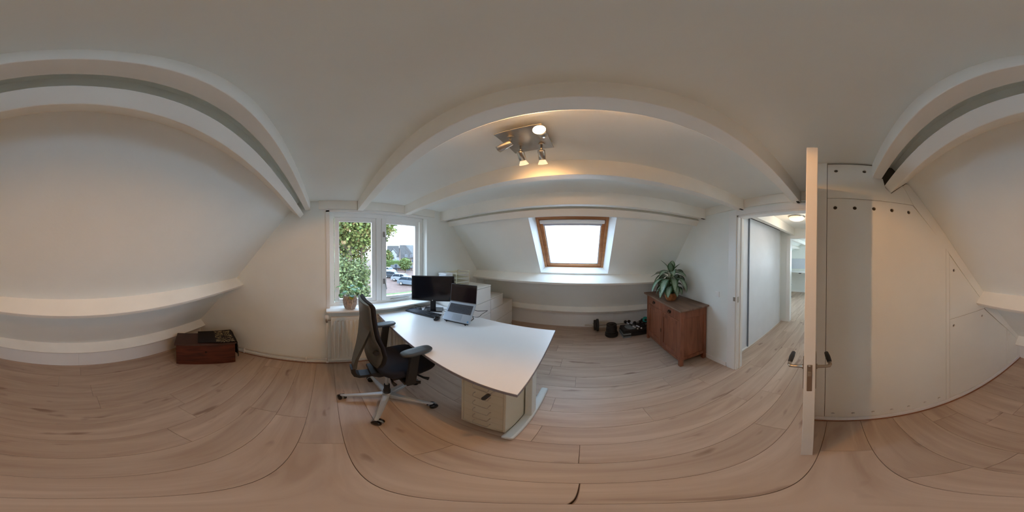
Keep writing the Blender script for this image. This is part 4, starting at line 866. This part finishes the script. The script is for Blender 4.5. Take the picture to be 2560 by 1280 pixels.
# ------------------------------------------------------------------ big variegated plant on the sideboard
pp = V((1.215, 2.02, sh_ + 0.026))
bp_ = thing('potted_plant', 'bushy silver-green variegated plant in an orange pot on the sideboard', 'potted plant', pp)
Mp = Matrix.Translation(pp)
POT = mat('orange glazed pot', (0.33, 0.12, 0.04), 0.5, bump=0.8, bscale=70, vary=0.35, vscale=30)
pot = MB().lathe([(0.062, 0), (0.072, 0.012), (0.090, 0.06), (0.095, 0.10), (0.092, 0.118), (0.084, 0.118), (0.08, 0.10)], 30, Mp).build('pot', POT, bp_)
MB().lathe([(0.081, 0.100), (0.03, 0.106)], 24, Mp).build('soil', MATS['soil'], bp_)
def varieg():
    m = bpy.data.materials.new('silver variegated leaf'); m.use_nodes = True
    n = m.node_tree.nodes; l = m.node_tree.links; b = n['Principled BSDF']; b.inputs['Roughness'].default_value = 0.38
    t = n.new('ShaderNodeTexCoord'); s_ = n.new('ShaderNodeSeparateXYZ'); l.new(t.outputs['UV'], s_.inputs[0])
    a = n.new('ShaderNodeMath'); a.operation = 'SUBTRACT'; a.inputs[1].default_value = 0.5; l.new(s_.outputs['X'], a.inputs[0])
    ab = n.new('ShaderNodeMath'); ab.operation = 'ABSOLUTE'; l.new(a.outputs[0], ab.inputs[0])
    wv = n.new('ShaderNodeTexNoise'); wv.inputs['Scale'].default_value = 14; wv.inputs['Detail'].default_value = 3; l.new(t.outputs['UV'], wv.inputs['Vector'])
    mu_ = n.new('ShaderNodeMath'); mu_.operation = 'MULTIPLY'; mu_.inputs[1].default_value = 0.42; l.new(wv.outputs['Fac'], mu_.inputs[0])
    ad = n.new('ShaderNodeMath'); ad.operation = 'ADD'; l.new(ab.outputs[0], ad.inputs[0]); l.new(mu_.outputs[0], ad.inputs[1])
    r = n.new('ShaderNodeValToRGB'); l.new(ad.outputs[0], r.inputs[0]); e = r.color_ramp.elements
    e[0].position = 0.14; e[0].color = (0.07, 0.15, 0.06, 1); e[1].position = 0.72; e[1].color = (0.018, 0.065, 0.022, 1)
    e2 = e.new(0.26); e2.color = (0.28, 0.38, 0.29, 1); e3 = e.new(0.46); e3.color = (0.22, 0.33, 0.235, 1); e4 = e.new(0.60); e4.color = (0.03, 0.09, 0.03, 1)
    l.new(r.outputs[0], b.inputs['Base Color']); return m
VL = varieg(); VG = mat('leaf stalk green', (0.08, 0.17, 0.05), 0.5)
rnd = random.Random(21)
leafs = []
for q in range(10): leafs.append((2 * pi * q / 10 + 0.2, rnd.uniform(0.15, 0.20), rnd.uniform(0.07, 0.10), 0.22, 2.5, 0.105))      # lower drooping
for q in range(10): leafs.append((2 * pi * q / 10 + 0.6, rnd.uniform(0.27, 0.33), rnd.uniform(0.06, 0.09), 0.28, 2.1, 0.108))
for q in range(9): leafs.append((2 * pi * q / 9 + 0.1, rnd.uniform(0.34, 0.39), rnd.uniform(0.03, 0.06), 0.25, 0.9, 0.10))
for q in range(4): leafs.append((2 * pi * q / 4 + 0.9, rnd.uniform(0.38, 0.42), 0.015, 0.20, 0.3, 0.095))
for (a, hz_, ro, ln, dr_, wd) in leafs:
    ln *= rnd.uniform(0.88, 1.12) * (0.78 if cos(a) > 0.45 else 1.0); base = pp + V((0.03 * cos(a * 3), 0.03 * sin(a * 2), 0.10)); tip = pp + V((ro * cos(a), ro * sin(a), 0.04 + hz_))
    st_ = MB().tube([base, (base * 0.5 + tip * 0.5) + V((0, 0, 0.02)), tip], [0.004, 0.003, 0.003], 6).build('stem', VG, bp_)
    el = 0.55 if dr_ > 1 else 0.5 if dr_ > 0.5 else 1.5
    MB().leaf(tip, V((cos(a), sin(a), el * 0.9)), ln, wd, dr_, 0.22, 10, roll=rnd.uniform(-0.35, 0.35)).build('leaf', VL, bp_)
tag(MB().leaf(pp + V((-0.08, 0.10, 0.22)), V((-0.6, 0.7, 0.1)), 0.16, 0.04, 1.8, 0.5, 8).build('leaf', mat('dead leaf', (0.03, 0.02, 0.015), 0.8), bp_), 'withered dark leaf on the left')

# ------------------------------------------------------------------ fitness gear
bb = thing('barbell', 'barbell lying by the low wall with two black plates on its left end', 'barbell', (0.25, 3.065, 0.0))
RY = lambda x, y, z: Matrix.Translation((x, y, z)) @ Matrix.Rotation(pi / 2, 4, 'Y')
MB().tube([(0.045, 3.065, 0.128), (0.05, 3.065, 0.128), (1.25, 3.065, 0.128)], 0.0125, 12).build('bar', mat('chromed bar', (0.55, 0.5, 0.45), 0.3, 0.9), bb)
def plateprof(r, t): return [(0.014, -t / 2), (r * 0.3, -t / 2), (r * 0.34, -t * .32), (r * 0.82, -t * .32), (r * 0.87, -t / 2), (r * .97, -t / 2), (r, -t * .35), (r, t * .35), (r * .97, t / 2), (r * 0.87, t / 2), (r * 0.82, t * .32), (r * 0.34, t * .32), (r * 0.3, t / 2), (0.014, t / 2)]
MB().lathe(plateprof(0.128, 0.04), 32, RY(0.285, 3.065, 0.128)).build('weight_plate', IRON, bb)
MB().lathe(plateprof(0.108, 0.04), 32, RY(0.238, 3.065, 0.128)).build('weight_plate', IRON, bb)
MB().lathe([(0.014, -0.015), (0.03, -0.013), (0.03, 0.013), (0.014, 0.015)], 12, RY(0.205, 3.065, 0.128)).build('collar', STEEL, bb)
z_ = 0.0; sizes = [(0.116, 0.036), (0.116, 0.036), (0.100, 0.036), (0.098, 0.036), (0.097, 0.034), (0.093, 0.034), (0.092, 0.034)]
tags = ['bottom large black weight plate of the stack on the floor', 'second large black weight plate from the bottom of the stack', 'third black weight plate from the bottom of the stack', 'middle black weight plate of the stack of seven',
        'third black weight plate from the top of the stack', 'second black weight plate from the top of the stack', 'topmost black weight plate of the stack by the step']
for (r_, t_), tg_ in zip(sizes, tags):
    o = MB().lathe(plateprof(r_, t_), 32, Matrix.Translation((0.515 + rnd.uniform(-.003, .003), 2.83 + rnd.uniform(-.003, .003), z_ + t_ / 2))).build('weight_plate', IRON, None, loc=(0.515, 2.83, z_)); tag(o, tg_, 'weight plate', 'stacked weight plates'); z_ += t_
stp = thing('aerobic_step', 'grey and black aerobic step platform beside the sideboard', 'aerobic step', (0.95, 2.83, 0))
MS3 = Matrix.Translation((0.70, 2.655, 0)) @ Matrix.Rotation(R(3), 4, 'Z')
def rr(x0, x1, y0, y1, z0, z1, bev): return MB().box((x0, y0, z0), (x1, y1, z1), bev, MS3, 3)
rr(0.0, 0.66, 0.0, 0.285, 0.112, 0.165, 0.018).build('platform', IRON, stp)
for z0, z1, m_ in ((0.0, 0.036, GREY), (0.036, 0.058, IRON), (0.058, 0.092, GREY), (0.092, 0.114, IRON)):
    for x0 in (-0.012, 0.52): rr(x0, x0 + 0.145, 0.005, 0.28, z0, z1, 0.01).build('riser', m_, stp)
rr(0.14, 0.52, 0.02, 0.28, 0.02, 0.112, 0.004).build('apron', IRON, stp)
mm_ = MB(); mm_.loft([[MS3 @ v for v in sup(0.17, 0.15, a_, b_, z_, 2.2, 28)] for a_, b_, z_ in ((0.11, 0.115, 0.164), (0.108, 0.113, 0.168))], smooth=False); mm_.build('grip_mat', GREY, stp)
for q, (x_, lbl) in enumerate(((0.16, 'front black dumbbell handle bar with white grips on the step'), (0.23, 'rear black dumbbell handle bar with white grips on the step'))):
    t = thing('dumbbell_bar', lbl, 'dumbbell bar', MS3 @ V((x_, 0.15, 0.17)), 'dumbbell bars on the step')
    a_, b_ = MS3 @ V((x_ - 0.05, 0.27, 0.225)), MS3 @ V((x_ + 0.08, -0.01, 0.183))
    MB().tube([a_, b_], 0.011, 10).build('rod', IRON, t)
    for f0, f1 in ((0.12, 0.32), (0.62, 0.88)): MB().tube([a_.lerp(b_, f0), a_.lerp(b_, f1)], 0.0125, 10).build('grip', mat('white rubber', (0.62, 0.62, 0.66), 0.5), t)
    MB().tube([a_.lerp(b_, 0.98), a_.lerp(b_, 1.04)], 0.015, 10).build('end_cap', mat('white rubber', (0.62, 0.62, 0.66), 0.5), t)
    MB().tube([a_.lerp(b_, -0.06), a_.lerp(b_, 0.04)], 0.030, 12).build('star_collar', IRON, t)
dlab = ['black dumbbell nearest the white-gripped bars on the step', 'black dumbbell behind the first one on the step', 'black dumbbell beside the teal roller', 'front black dumbbell by the sideboard']
for q, (x_, y_, an) in enumerate(((0.335, 0.235, 10), (0.47, 0.25, 95), (0.44, 0.10, 25), (0.58, 0.09, 90))):
    c_ = MS3 @ V((x_, y_, 0.20)); t = thing('dumbbell', dlab[q], 'dumbbell', c_ - V((0, 0, .034)), 'small dumbbells on the step')
    Md = Matrix.Translation(c_) @ Matrix.Rotation(R(an), 4, 'Z') @ Matrix.Rotation(pi / 2, 4, 'Y')
    MB().lathe([(0.013, -0.05), (0.015, 0), (0.013, 0.05)], 12, Md).build('handle', GREY, t)
    for sg in (-1, 1): MB().lathe([(0.02, sg * 0.035), (0.036, sg * 0.042), (0.036, sg * 0.075), (0.02, sg * 0.082)], 6, Md, smooth=False).build('head', IRON, t)
tr_ = thing('teal_roller', 'round teal exercise roller on the dumbbells by the sideboard', 'exercise roller', MS3 @ V((0.47, 0.18, 0.235)))
Mt = Matrix.Translation(MS3 @ V((0.47, 0.17, 0.272))) @ Matrix.Rotation(R(75), 4, 'Z') @ Matrix.Rotation(pi / 2, 4, 'Y')
MB().lathe([(0.022, -0.03), (0.040, -0.032), (0.053, -0.022), (0.056, 0), (0.053, 0.022), (0.040, 0.032), (0.022, 0.03)], 28, Mt).build('tyre', TEAL, tr_)
MB().lathe([(0.006, -0.038), (0.024, -0.034), (0.024, 0.034), (0.006, 0.038)], 20, Mt).build('core', IRON, tr_)

# ------------------------------------------------------------------ ceiling spot fixture
fx = thing('ceiling_spotlight', 'square brushed steel ceiling fixture with four adjustable spots', 'ceiling lamp', (-0.26, 0.70, ZC))
B((-0.32, 0.62, ZC - 0.028), (-0.20, 0.77, ZC), 0.003).build('ceiling_box', STEEL, fx)
MB().box((-0.105, -0.107, -0.003), (0.105, 0.107, 0.003), 0.001, Matrix.Translation((-0.262, 0.697, ZC - 0.031)) @ Matrix.Rotation(R(-2), 4, 'Z')).build('plate', STEEL, fx)
GLOW = mat('bulb glow', (1, 0.9, 0.75), 0.4, emit=(1.0, 0.80, 0.52), estr=9)
GLOWH = mat('bulb glow bright', (1, 0.9, 0.75), 0.4, emit=(1.0, 0.80, 0.50), estr=30)
BG = mat('bulb rim glass', (0.9, 0.8, 0.65), 0.2, emit=(1.0, 0.72, 0.42), estr=0.9)
def spot(base, joint, d, lit, glow, L=0.062):
    base, joint, d = V(base), V(joint), V(d).normalized()
    q = d.to_track_quat('-Z', 'Y').to_matrix().to_4x4(); Mq = Matrix.Translation(joint) @ q
    m = MB(); m.lathe([(0.016, 0.0), (0.016, -0.006)], 14, Matrix.Translation((base.x, base.y, ZC - 0.034))); m.tube([(base.x, base.y, ZC - 0.036), joint], 0.0055, 10)
    m = m.build('spot_arm', STEEL, fx)
    MB().lathe([(0.006, 0.012), (0.0175, 0.008), (0.0185, 0.0), (0.0185, -L), (0.016, -L), (0.016, -L + 0.01)], 22, Mq).build('spot_head', STEEL, m)
    if lit:
        MB().lathe([(0.012, -L + 0.008), (0.016, -L - 0.004), (0.0245, -L - 0.022), (0.0255, -L - 0.026)], 24, Mq).build('bulb_reflector', BG, m)
        MB().lathe([(0.0245, -L - 0.0262), (0.002, -L - 0.028)], 24, Mq).build('bulb_face', glow, m)
    else: MB().lathe([(0.0155, -L + 0.012), (0.002, -L + 0.011)], 20, Mq).build('bulb_face', BLK, m)
    return joint + d * (L + 0.034)
spot((-0.315, 0.645, 0), (-0.318, 0.640, 2.115), (-0.62, -0.25, -0.55), False, None)
p2 = spot((-0.303, 0.735, 0), (-0.303, 0.735, 2.112), (0.0, 0.50, -0.60), True, GLOW, 0.05)
p3 = spot((-0.205, 0.755, 0), (-0.205, 0.755, 2.112), (-0.03, 0.45, -0.60), True, GLOW, 0.05)
p4 = spot((-0.175, 0.655, 0), (-0.170, 0.645, 2.138), (0.04, -1.0, -0.30), True, GLOWH, 0.042)
def lightat(name, kind, loc, power, d=None, cone=None, r=0.02, blend=0.6, col=WARM):
    l = bpy.data.lights.new(name, kind); l.energy = power; l.color = col; l.shadow_soft_size = r
    o = bpy.data.objects.new(name, l); COL.objects.link(o); o.location = V(loc) - OFF['ceiling_spotlight']; o.parent = fx
    if kind == 'SPOT': l.spot_size = R(cone); l.spot_blend = blend; o.rotation_euler = V(d).to_track_quat('-Z', 'Y').to_euler()
    return o
lightat('bulb_light_near', 'SPOT', p4, SPOT_CAM, (0.1, -1.0, -0.5), 178, 0.02, 0.35)
lightat('bulb_light_left', 'SPOT', p2, SPOT_FWD, (0.0, 1.0, -0.35), 125, 0.02, 0.8)
lightat('bulb_light_right', 'SPOT', p3, SPOT_FWD, (0.1, 1.0, -0.45), 125, 0.02, 0.8)

# ------------------------------------------------------------------ outside
GZ = -3.76
BRK = mat('brick paving', (0.14, 0.09, 0.072), 0.9, spec=0.15, vary=0.15, vscale=1.5)
struct('ground_paving', B((-160, -80, GZ - 0.3), (-2.6, 120, GZ)), BRK)
GRS = mat('grass', (0.078, 0.120, 0.030), 0.95, vary=0.3, vscale=3)
g_ = B((-19.5, -6, GZ), (-17.6, 22, GZ + 0.05)).build('grass_strip', GRS); g_['kind'] = 'stuff'; tag(g_, 'narrow strip of green grass below the right window pane', 'grass')
def leafmat(name, cols):
    m = bpy.data.materials.new(name); m.use_nodes = True; n = m.node_tree.nodes; l = m.node_tree.links; b = n['Principled BSDF']; b.inputs['Roughness'].default_value = 0.7
    g = n.new('ShaderNodeNewGeometry'); r = n.new('ShaderNodeValToRGB'); l.new(g.outputs['Random Per Island'], r.inputs[0]); e = r.color_ramp.elements
    e[0].color = (*cols[0], 1); e[1].color = (*cols[-1], 1)
    for i_c, c in enumerate(cols[1:-1]): q = e.new((i_c + 1) / (len(cols) - 1)); q.color = (*c, 1)
    l.new(r.outputs[0], b.inputs['Base Color']); return m
LFA = leafmat('autumn green leaves', [(0.035, 0.055, 0.012), (0.08, 0.11, 0.022), (0.13, 0.16, 0.035), (0.18, 0.19, 0.05), (0.20, 0.12, 0.045)])
LFB = leafmat('ivy leaves', [(0.03, 0.045, 0.011), (0.07, 0.09, 0.022), (0.11, 0.13, 0.038), (0.145, 0.155, 0.055)])
LFC = leafmat('shrub leaves', [(0.05, 0.08, 0.018), (0.10, 0.14, 0.03), (0.16, 0.19, 0.05)])
BARK = mat('bark', (0.13, 0.095, 0.06), 0.9, bump=0.8, bscale=20, vary=0.25, vscale=6) if True else mat('x', (0.114, 0.096, 0.072), 0.9, bump=0.8, bscale=20, vary=0.25, vscale=6)
def foliage(name, blobs, n, size, m, parent, seed, shell=0.35):
    rn = random.Random(seed); vs = []; fs = []
    tot = sum(b[3] * b[4] * b[5] for b in blobs)
    for (cx_, cy_, cz_, ax_, ay_, az_) in blobs:
        for _ in range(int(n * ax_ * ay_ * az_ / tot)):
            d = V((rn.gauss(0, 1), rn.gauss(0, 1), rn.gauss(0, 1))).normalized() * (rn.random() ** shell) * (1 + 0.12 * sin(rn.random() * 40))
            p = V((cx_ + d.x * ax_, cy_ + d.y * ay_, cz_ + d.z * az_))
            q = Euler((rn.uniform(-1.2, 1.2), rn.uniform(-1.2, 1.2), rn.uniform(0, 6.3))).to_matrix(); s_ = size * rn.uniform(0.6, 1.3); i0 = len(vs)
            for c in ((-0.5, -0.1), (0, -0.55), (0.5, -0.1), (0.3, 0.5), (-0.3, 0.5)): vs.append(p + q @ V((c[0] * s_, c[1] * s_, 0)))
            fs.append((i0, i0 + 1, i0 + 2, i0 + 3, i0 + 4))
    me = bpy.data.meshes.new(name); off = OFF[parent.name]; me.from_pydata([v - off for v in vs], [], fs); me.materials.append(m)
    o = bpy.data.objects.new(name, me); COL.objects.link(o); o.parent = parent; o['kind'] = 'stuff'; OFF[o.name] = off; return o
te = thing('tree', 'big leafy tree filling the left window pane', 'tree', (-9.6, 1.5, GZ))
for pts, rr_ in (([(-9.6, 1.45, GZ), (-9.6, 1.40, 0), (-9.6, 1.30, 2.0), (-9.8, 0.9, 4.2)], (0.30, 0.17, 0.13, 0.06)), ([(-9.5, 1.9, GZ), (-9.6, 2.0, -0.5), (-9.7, 2.1, 1.8), (-9.6, 2.8, 4.0)], (0.25, 0.15, 0.10, 0.05)),
                 ([(-9.6, 1.33, 1.6), (-9.2, 0.4, 2.8), (-9.0, -0.4, 3.6)], (0.09, 0.06, 0.03)), ([(-9.6, 2.1, 1.5), (-9.4, 3.0, 2.3), (-9.3, 3.9, 2.7)], (0.07, 0.05, 0.02))):
    MB().tube(pts, list(rr_), 10).build('trunk' if rr_[0] > 0.2 else 'branch', BARK, te)
foliage('foliage', [(-10.4, 1.0, 3.9, 2.6, 3.0, 2.5), (-10.2, 3.1, 3.5, 1.4, 1.4, 1.25), (-9.6, 0.3, 2.9, 1.3, 1.2, .8), (-9.2, 1.9, 2.55, 1.0, 1.1, .6), (-10.2, 1.2, 1.2, .8, 1.4, .9)], 34000, 0.135, LFA, te, 1)
sh1 = thing('shrub', 'tall pale green shrub growing at the foot of the big tree', 'shrub', (-6.5, 0.7, GZ))
foliage('foliage', [(-6.7, 0.7, 0.0, 1.0, 1.05, 1.35), (-6.5, 1.35, -.6, .8, 0.52, .9), (-6.8, 0.25, 1.0, .7, .45, .7), (-6.9, 1.45, 0.7, .6, .42, .65), (-6.5, 0.6, -1.6, 1.1, 1.0, 1.2), (-6.5, 0.6, -2.8, 1.0, 0.9, 1.0)], 22000, 0.078, LFB, sh1, 2)
MB().tube([(-6.5, 0.7, GZ), (-6.6, 0.7, -2), (-6.7, 0.7, -0.5)], [0.08, 0.06, 0.03], 8).build('stem', BARK, sh1)
def at(px, dist):
    a = R((px - X0) * 0.140625); return V((sin(a) * dist, cos(a) * dist, 0))
def zat(py, dist, tl=0.8): return H + dist * math.tan(R((640 - py) * 0.140625 - tl))
CG = mat('car glass', (0.02, 0.03, 0.04), 0.1); TY = mat('tyre', (0.02, 0.02, 0.02), 0.8); CHR = mat('wheel rim', (0.45, 0.46, 0.48), 0.4, 0.6)
def car(label, px, dist, yaw, col, mname, suv=0.0):
    c = at(px, dist); c.z = GZ; t = thing('car', label, 'car', c, 'cars on the car park')
    Mx = Matrix.Translation(c) @ Matrix.Rotation(R(yaw), 4, 'Z'); cm = mat(mname, col, 0.35, 0.0, coat=0.2); hh = 1.0 + suv
    body = [(-2.1, 0.28), (-2.15, 0.55), (-2.05, 0.82), (-1.2, 0.92 * hh), (1.0, 0.90 * hh), (1.9, 0.78 * hh), (2.15, 0.55), (2.1, 0.28)]
    secs = []
    for y_, k_ in ((-0.84, 0.93), (-0.80, 1.0), (0.80, 1.0), (0.84, 0.93)): secs.append([Mx @ V((x_ * (0.985 if k_ < 1 else 1), y_, 0.28 + (z_ - 0.28) * k_)) for x_, z_ in body])
    MB().loft(secs, smooth=False).build('body', cm, t)
    cab = [(-1.95, 0.86 * hh), (-1.45, 1.38 * hh), (-0.3, 1.45 * hh), (0.35, 1.40 * hh), (1.15, 0.88 * hh)]
    MB().loft([[Mx @ V((x_ * (0.97 if e else 1), y_, z_)) for x_, z_ in cab] for y_, e in ((-0.66, 1), (0.66, 1))], smooth=False).build('cabin_glass', CG, t)
    rf = [(-1.50, 1.36 * hh), (-1.40, 1.42 * hh), (-0.3, 1.48 * hh), (0.36, 1.43 * hh), (0.40, 1.39 * hh)]
    MB().loft([[Mx @ V((x_, y_, z_)) for x_, z_ in rf] for y_ in (-0.67, 0.67)], smooth=False).build('roof', cm, t)
    m = MB()
    for y_ in (-0.70, 0.70):
        for a_, b_ in (((1.1, 0.88 * hh), (0.38, 1.41 * hh)), ((-0.25, 0.9 * hh), (-0.25, 1.44 * hh)), ((-1.9, 0.88 * hh), (-1.45, 1.39 * hh))): MB().tube([Mx @ V((a_[0], y_ * 1.06, a_[1])), Mx @ V((b_[0], y_ * .96, b_[1]))], 0.035, 5).build('pillar', cm, t)
    for x_ in (-1.32, 1.32):
        for y_ in (-0.80, 0.80):
            wh = MB().lathe([(0.20, -0.10), (0.30, -0.09), (0.31, 0), (0.30, 0.09), (0.20, 0.10)], 18, Mx @ Matrix.Translation((x_, y_, 0.31)) @ Matrix.Rotation(pi / 2, 4, 'X')).build('wheel', TY, t)
            MB().lathe([(0.05, -0.105), (0.19, -0.10), (0.19, 0.10), (0.05, 0.105)], 12, Mx @ Matrix.Translation((x_, y_, 0.31)) @ Matrix.Rotation(pi / 2, 4, 'X')).build('hubcap', CHR, wh)
    for y_ in (-0.6, 0.6): MB().box((2.06, y_ - 0.16, 0.55), (2.14, y_ + 0.16, 0.68), 0.02, Mx).build('headlight', CHR, t)
car('white car at the far end of the car park, left in the pane', 972, 46, 20, (0.34, 0.34, 0.34), 'white car paint')
car('black car parked in front of the white one', 984, 35, 35, (0.015, 0.02, 0.025), 'black car paint')
car('silver car in the middle of the parked row', 1006, 31, 35, (0.19, 0.20, 0.21), 'silver car paint')
car('blue grey car nearest the window, cut by the frame', 1026, 27, 35, (0.10, 0.12, 0.14), 'blue grey car paint')
# hedge, round tree, garages
hd_ = thing('hedge', 'clipped green hedge behind the parked cars', 'hedge', (*at(972, 56)[:2], GZ)); c_ = at(972, 56)
MB().box((-0.8, -3.6, 0), (0.8, 3.6, 2.9), 0.3, Matrix.Translation((c_.x, c_.y, GZ)) @ Matrix.Rotation(R(-22), 4, 'Z')).build('hedge_core', mat('hedge core', (0.05, 0.075, 0.015), 0.95, vary=0.4, vscale=3), hd_)
foliage('leaves', [(c_.x, c_.y + dy * .93 , GZ + zz, 1.1, 1.3, 1.2) for dy in (-3, -1.5, 0, 1.5, 3) for zz in (1.2, 2.1)], 1500, 0.35, LFC, hd_, 3)
rt = thing('round_tree', 'round clipped pale green tree behind the silver car', 'tree', (*at(1013, 46)[:2], GZ)); c_ = at(1013, 46)
MB().tube([(c_.x, c_.y, GZ), (c_.x, c_.y, GZ + 2)], 0.12, 8).build('trunk', BARK, rt)
foliage('foliage', [(c_.x, c_.y, zat(660, 46), 1.7, 1.75, 1.6)], 2600, 0.30, LFC, rt, 4, 0.25)
t3 = thing('tree', 'distant green tree behind the hedge at the left of the pane', 'tree', (*at(966, 64)[:2], GZ)); c_ = at(966, 64)
MB().tube([(c_.x, c_.y, GZ), (c_.x, c_.y, 0)], 0.3, 8).build('trunk', BARK, t3)
foliage('foliage', [(c_.x, c_.y, zat(645, 64), 3, 2.6, 3.2)], 1600, 0.6, LFA, t3, 5, 0.3)
WH = mat('white render', (0.27, 0.27, 0.27), 0.8); ROOF = mat('grey roof tiles', (0.06, 0.055, 0.052), 0.8, spec=0.15, vary=0.2, vscale=2, bump=0.6, bscale=8); BRI = mat('brown brick wall', (0.15, 0.10, 0.075), 0.9, vary=0.2, vscale=3); WG = mat('dark window glass', (0.04, 0.05, 0.07), 0.15)
def house(name, label, px, dist, yaw, wdt, dpt, eave, ridge, wm, axis=0, wins=(), gar=None):
    c = at(px, dist); c.z = GZ; t = thing(name, label, 'building', c); Mx = Matrix.Translation(c) @ Matrix.Rotation(R(yaw), 4, 'Z')
    h_, d_ = wdt / 2, dpt / 2
    if axis == 0:   # ridge along local x (front is -y)
        MB().prism([(-d_, 0), (d_, 0), (d_, eave), (0, ridge - 0.1), (-d_, eave)], -h_, h_, 'x', 0, Mx).build('wall', wm, t)
        rp = [(-d_ - 0.3, eave - 0.25), (0, ridge), (d_ + 0.3, eave - 0.25), (d_ + 0.3, eave - 0.05), (0, ridge + 0.2), (-d_ - 0.3, eave - 0.05)]
        MB().prism(rp, -h_ - 0.2, h_ + 0.2, 'x', 0, Mx).build('roof', ROOF, t)
    else:
        MB().prism([(-h_, 0), (h_, 0), (h_, eave), (0, ridge - 0.1), (-h_, eave)], -d_, d_, 'y', 0, Mx).build('wall', wm, t)
        rp = [(-h_ - 0.3, eave - 0.25), (0, ridge), (h_ + 0.3, eave - 0.25), (h_ + 0.3, eave - 0.05), (0, ridge + 0.2), (-h_ - 0.3, eave - 0.05)]
        MB().prism(rp, -d_ - 0.2, d_ + 0.2, 'y', 0, Mx).build('roof', ROOF, t)
    for (wx_, wz_, ww, wh_) in wins:
        f = MB().box((wx_ - ww / 2, -d_ - 0.05, wz_), (wx_ + ww / 2, -d_ + 0.02, wz_ + wh_), 0, Mx).build('window', WH, t)
        MB().box((wx_ - ww / 2 + 0.08, -d_ - 0.07, wz_ + 0.08), (wx_ + ww / 2 - 0.08, -d_ - 0.04, wz_ + wh_ - 0.08), 0, Mx).build('pane', WG, f)
    return t, Mx
ya = lambda px: -(px - X0) * 0.140625     # yaw that faces the camera
z_e = lambda py, dist: zat(py, dist) - GZ
house('house', 'large house with a long grey tiled roof at the right of the pane', 1018, 84, ya(1018) + 8, 7.5, 9, z_e(645, 84), z_e(614, 84), BRI, 0, [(-2.2, 1, 1.2, 1.6), (0, 1, 1.2, 1.6), (2.2, 1, 1.2, 1.6), (-1.2, 3.6, 1.2, 1.2), (1.5, 3.6, 1.2, 1.2)])
house('house', 'narrow white gabled house left of the long grey roof', 984, 72, ya(984) - 5, 2.3, 6, z_e(632, 72), z_e(623, 72), WH, 1, [(0, 3.2, 0.8, 1.2), (0, 1.0, 0.9, 1.4)])
house('house', 'distant house showing only its dark roof above the white gable', 983, 114, ya(983), 8, 8, z_e(633, 114), z_e(615, 114), BRI, 0, [(0, 3.2, 0.8, 1.2)])
house('house', 'middle house with a grey roof and pale dormer', 1000, 99, ya(1000), 8.5, 8, z_e(640, 99), z_e(621, 99), WH, 0, [(-2, 3.0, 1.2, 1.3), (1, 3.0, 1.2, 1.3)])
house('garage', 'low brown garage with white doors behind the parked cars', 1004, 52, ya(1004), 6.6, 4, z_e(668, 52), z_e(664, 52), BRI, 0, [(-1.75, 0.1, 1.0, 2.0), (2.1, 0.1, 1.3, 2.0)])
